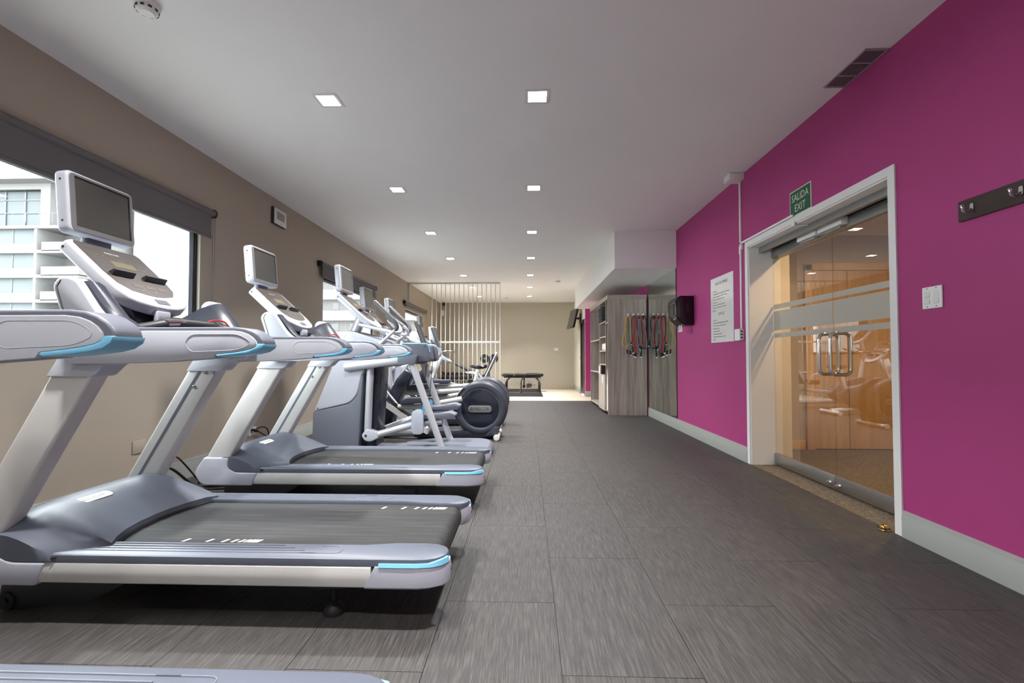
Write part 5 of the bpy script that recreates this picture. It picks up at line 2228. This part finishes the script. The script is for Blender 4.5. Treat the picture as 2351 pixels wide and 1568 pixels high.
# small display on the left wall
t = thing('wall_display', 'small white framed wall display above the treadmills', 'wall display', (XL, 5.06, 2.5))
b = NB()
box(b, XL + .001, XL + .03, 4.925, 5.185, 2.50, 2.688, .003)
obj('case', b, 'black_plastic', t)
b = NB()
box(b, XL + .03, XL + .035, 4.93, 5.18, 2.505, 2.683, .004)
fc = obj('front_frame', b, 'fitting_white', t)
b = NB()
box(b, XL + .035, XL + .0365, 4.98, 5.135, 2.562, 2.65)
mat('display_picture', (150, 146, 142), 0.3, var=.45, vscale=26)
obj('screen', b, 'display_picture', fc)
b = NB()
box(b, XL + .035, XL + .0362, 5.066, 5.072, 2.522, 2.532)
obj('button', b, 'print_black', fc)

outlet(XL, 3.255, .352, '+x', .115, .09, 'blank beige wall plate low behind the middle treadmill', 'beige_paint', 0)
outlet(XL, 4.635, .245, '+x', .12, .085, 'white outlet with two black plugs behind the farthest treadmill')


def cable(label, pts, r=.006, plug=None):
    t = thing('power_cable', label, 'cable', pts[0])
    b = NB()
    tube(b, smooth(pts, 5), r, 8)
    obj('cord', b, 'cable_black', t)
    b = NB()
    if plug:
        cyl(b, plug[0], plug[1], .014, .010, n=10)
        obj('plug', b, 'cable_black', t)


X0 = XL + .011
cable('black cable plugged into the white wall outlet, upper plug', [(X0 + .03, 4.605, .262), (X0 + .08, 4.66, .285), (X0 + .10, 4.72, .25), (X0 + .10, 4.76, .15), (X0 + .12, 4.78, .010)], .006, [(X0, 4.605, .262), (X0 + .035, 4.605, .262)])
cable('black cable plugged into the white wall outlet, lower plug', [(X0 + .03, 4.665, .242), (X0 + .07, 4.70, .20), (X0 + .10, 4.79, .14), (X0 + .14, 4.84, .010)], .006, [(X0, 4.665, .242), (X0 + .035, 4.665, .242)])
cable('thin black cable sloping down to the floor before the farthest treadmill', [(-2.45, 2.95, .33), (-2.47, 3.13, .31), (-2.53, 3.30, .22), (-2.60, 3.55, .03), (-2.62, 3.62, .007), (-2.55, 3.70, .007)], .006)
cable('pair of black cables dropping behind the middle treadmill post', [(-2.42, 2.80, .30), (-2.47, 3.0, .27), (-2.50, 3.16, .21), (-2.50, 3.33, .07), (-2.44, 3.40, .010), (-2.30, 3.42, .009)], .009)
lp = [(-2.28 + .28 * math.cos(a) * (1 - .06 * a / 6), 3.36 + .10 * math.sin(a), .008 + .0065 * a / 6.28) for a in [k * .42 for k in range(46)]]
cable('coil of black cable lying on the floor between the treadmills', lp, .0065)
cable('thin dark cable on the floor at the front of the middle treadmill', [(-2.46, 1.60, .007), (-2.30, 1.66, .008), (-2.22, 1.80, .02), (-2.30, 1.95, .09), (-2.36, 2.0, .14)], .007)

# ================================================================ outside the windows
mat('facade_white', (84, 83, 81), 0.8, var=.05, vscale=.6)
mat('facade_grey', (68, 67, 65), 0.8, var=.05, vscale=.6)
mat('curtain_glass', (40, 48, 49), 0.6, var=.15, vscale=1.2)
mat('dark_window', (33, 35, 37), 0.2)
mat('mullion', (56, 58, 62), 0.4)
t = thing('apartment_building', 'white apartment block with stacked balconies beyond the first window', 'building', (-64, 55, -14))
FY = 52.0
b = NB()
box(b, -80, -52.4, FY + 2.2, FY + 14, -14, 22)
wl = obj('rear_wall', b, 'facade_white', t)
b = NB()
box(b, -81, -51.6, FY - 1.2, FY + 14, 22.0, 22.7)
obj('roof_slab', b, 'facade_white', t)
b = NB()
box(b, -58.4, -57.2, FY + .3, FY + 2.2, 16.6, 22.0)
box(b, -80, -58.4, FY + .3, FY + .6, 21.3, 22.0)
obj('top_floor_wall', b, 'facade_white', t)
b = NB()
box(b, -57.2, -52.4, FY + 1.8, FY + 2.2, 16.6, 22.0)
obj('louvre_wall', b, 'facade_white', t)
for k in range(12):
    b = NB()
    x = -56.7 + k * .22
    for q in range(10):
        box(b, x, x + .13, FY + 1.77, FY + 1.80, 19.9 + q * .15, 20.0 + q * .15)
    obj('louvre_column', b, 'mullion', t)
b = NB()
box(b, -66, -58.4, FY + 1.0, FY + 1.05, 17.1, 21.3)
tw = obj('top_window', b, 'curtain_glass', t)
for x in (-65.9, -63.5, -61.0, -58.9, -58.45):
    b = NB()
    box(b, x - .07, x + .07, FY + .9, FY + 1.0, 17.1, 21.3)
    obj('mullion', b, 'mullion', tw)
for z in (18.6, 20.2):
    b = NB()
    box(b, -66, -58.4, FY + .9, FY + 1.0, z - .05, z + .05)
    obj('mullion', b, 'mullion', tw)
b = NB()
tube(b, [(-80, FY - .9, 18.0), (-52.2, FY - .9, 18.0)], .03, 6)
for k in range(18):
    tube(b, [(-80 + k * 1.63, FY - .9, 16.9), (-80 + k * 1.63, FY - .9, 18.0)], .025, 6)
obj('terrace_railing', b, 'mullion', t)
mat('palm_green', (52, 58, 48), 0.8)
for fl_ in range(10):
    z = 16.5 - 2.9 * (fl_ + 1)
    b = NB()
    box(b, -80, -52.0, FY - 1.1, FY + 2.2, z + 2.55, z + 2.9)
    obj('floor_slab', b, 'facade_white', t)
    b = NB()
    box(b, -56.6, -52.0, FY - 1.1, FY - .9, z - .1, z + .95)
    box(b, -52.2, -52.0, FY - .9, FY + 2.2, z - .1, z + .95)
    obj('balcony_parapet', b, 'facade_white', t)
    b = NB()
    box(b, -57.5, -57.2, FY - 1.1, FY + 2.2, z, z + 2.6)
    obj('party_wall', b, 'facade_white', t)
    b = NB()
    box(b, -80, -57.5, FY - .9, FY - .7, z - .1, z + .8)
    obj('spandrel', b, 'facade_white', t)
    b = NB()
    box(b, -80, -57.5, FY - .6, FY - .55, z + .8, z + 2.55)
    wn = obj('window_band', b, 'curtain_glass', t)
    for k in range(4):
        b = NB()
        x = -60.6 - 4.8 * k
        box(b, x - .05, x + .05, FY - .64, FY - .6, z + .8, z + 2.55)
        obj('mullion', b, 'mullion', wn)
t2 = thing('potted_palm', 'small potted palm standing on a balcony of the white apartment block', 'plant', (-55.6, FY + .9, 7.8))
b = NB()
lathe(b, [(0, 0), (.2, 0), (.28, .5), (0, .5)], (-55.6, FY + .9, 7.76), 'z', 12)
obj('pot', b, 'facade_grey', t2)
b = NB()
tube(b, [(-55.6, FY + .9, 8.2), (-55.6, FY + .9, 9.2)], .06, 6)
for k in range(14):
    a = k * 2.4
    e = Vector((math.cos(a) * .8, math.sin(a) * .8, .55 - .08 * k))
    p = Vector((-55.6, FY + .9, 9.2))
    tube(b, [p, p + e * .6 + Vector((0, 0, .25)), p + e], [.05, .04, .01], 5)
obj('fronds', b, 'palm_green', t2)

b = NB()
box(b, -51.0, -20, 57.0, 70, -14, 40)
o = obj('tower_block', b, 'facade_white')
tag(o, 'tall blank white building wall right of the balconies', 'building')
t = thing('office_building', 'pale building with white bands and small dark windows beyond the second window', 'building', (-20, 50, -14))
BY = 50.0
b = NB()
box(b, -29, -11.5, BY + .8, BY + 6, -14, 13)
obj('wall', b, 'facade_grey', t)
for k in range(7):
    z = 11.0 - 2.35 * k
    b = NB()
    box(b, -29, -11.5, BY, BY + .8, z - 1.1, z)
    obj('parapet', b, 'facade_white', t)
    for q in range(9):
        b = NB()
        x = -28.2 + 2.05 * q
        box(b, x, x + .75, BY + .76, BY + .8, z + .15, z + .95)
        obj('window', b, 'dark_window', t)
b = NB()
box(b, -140, -6, -60, 140, -14.5, -14)
mat('concrete_ground', (118, 117, 114), 0.9, var=.06, vscale=.3)
struct('ground_outside', b, 'concrete_ground')
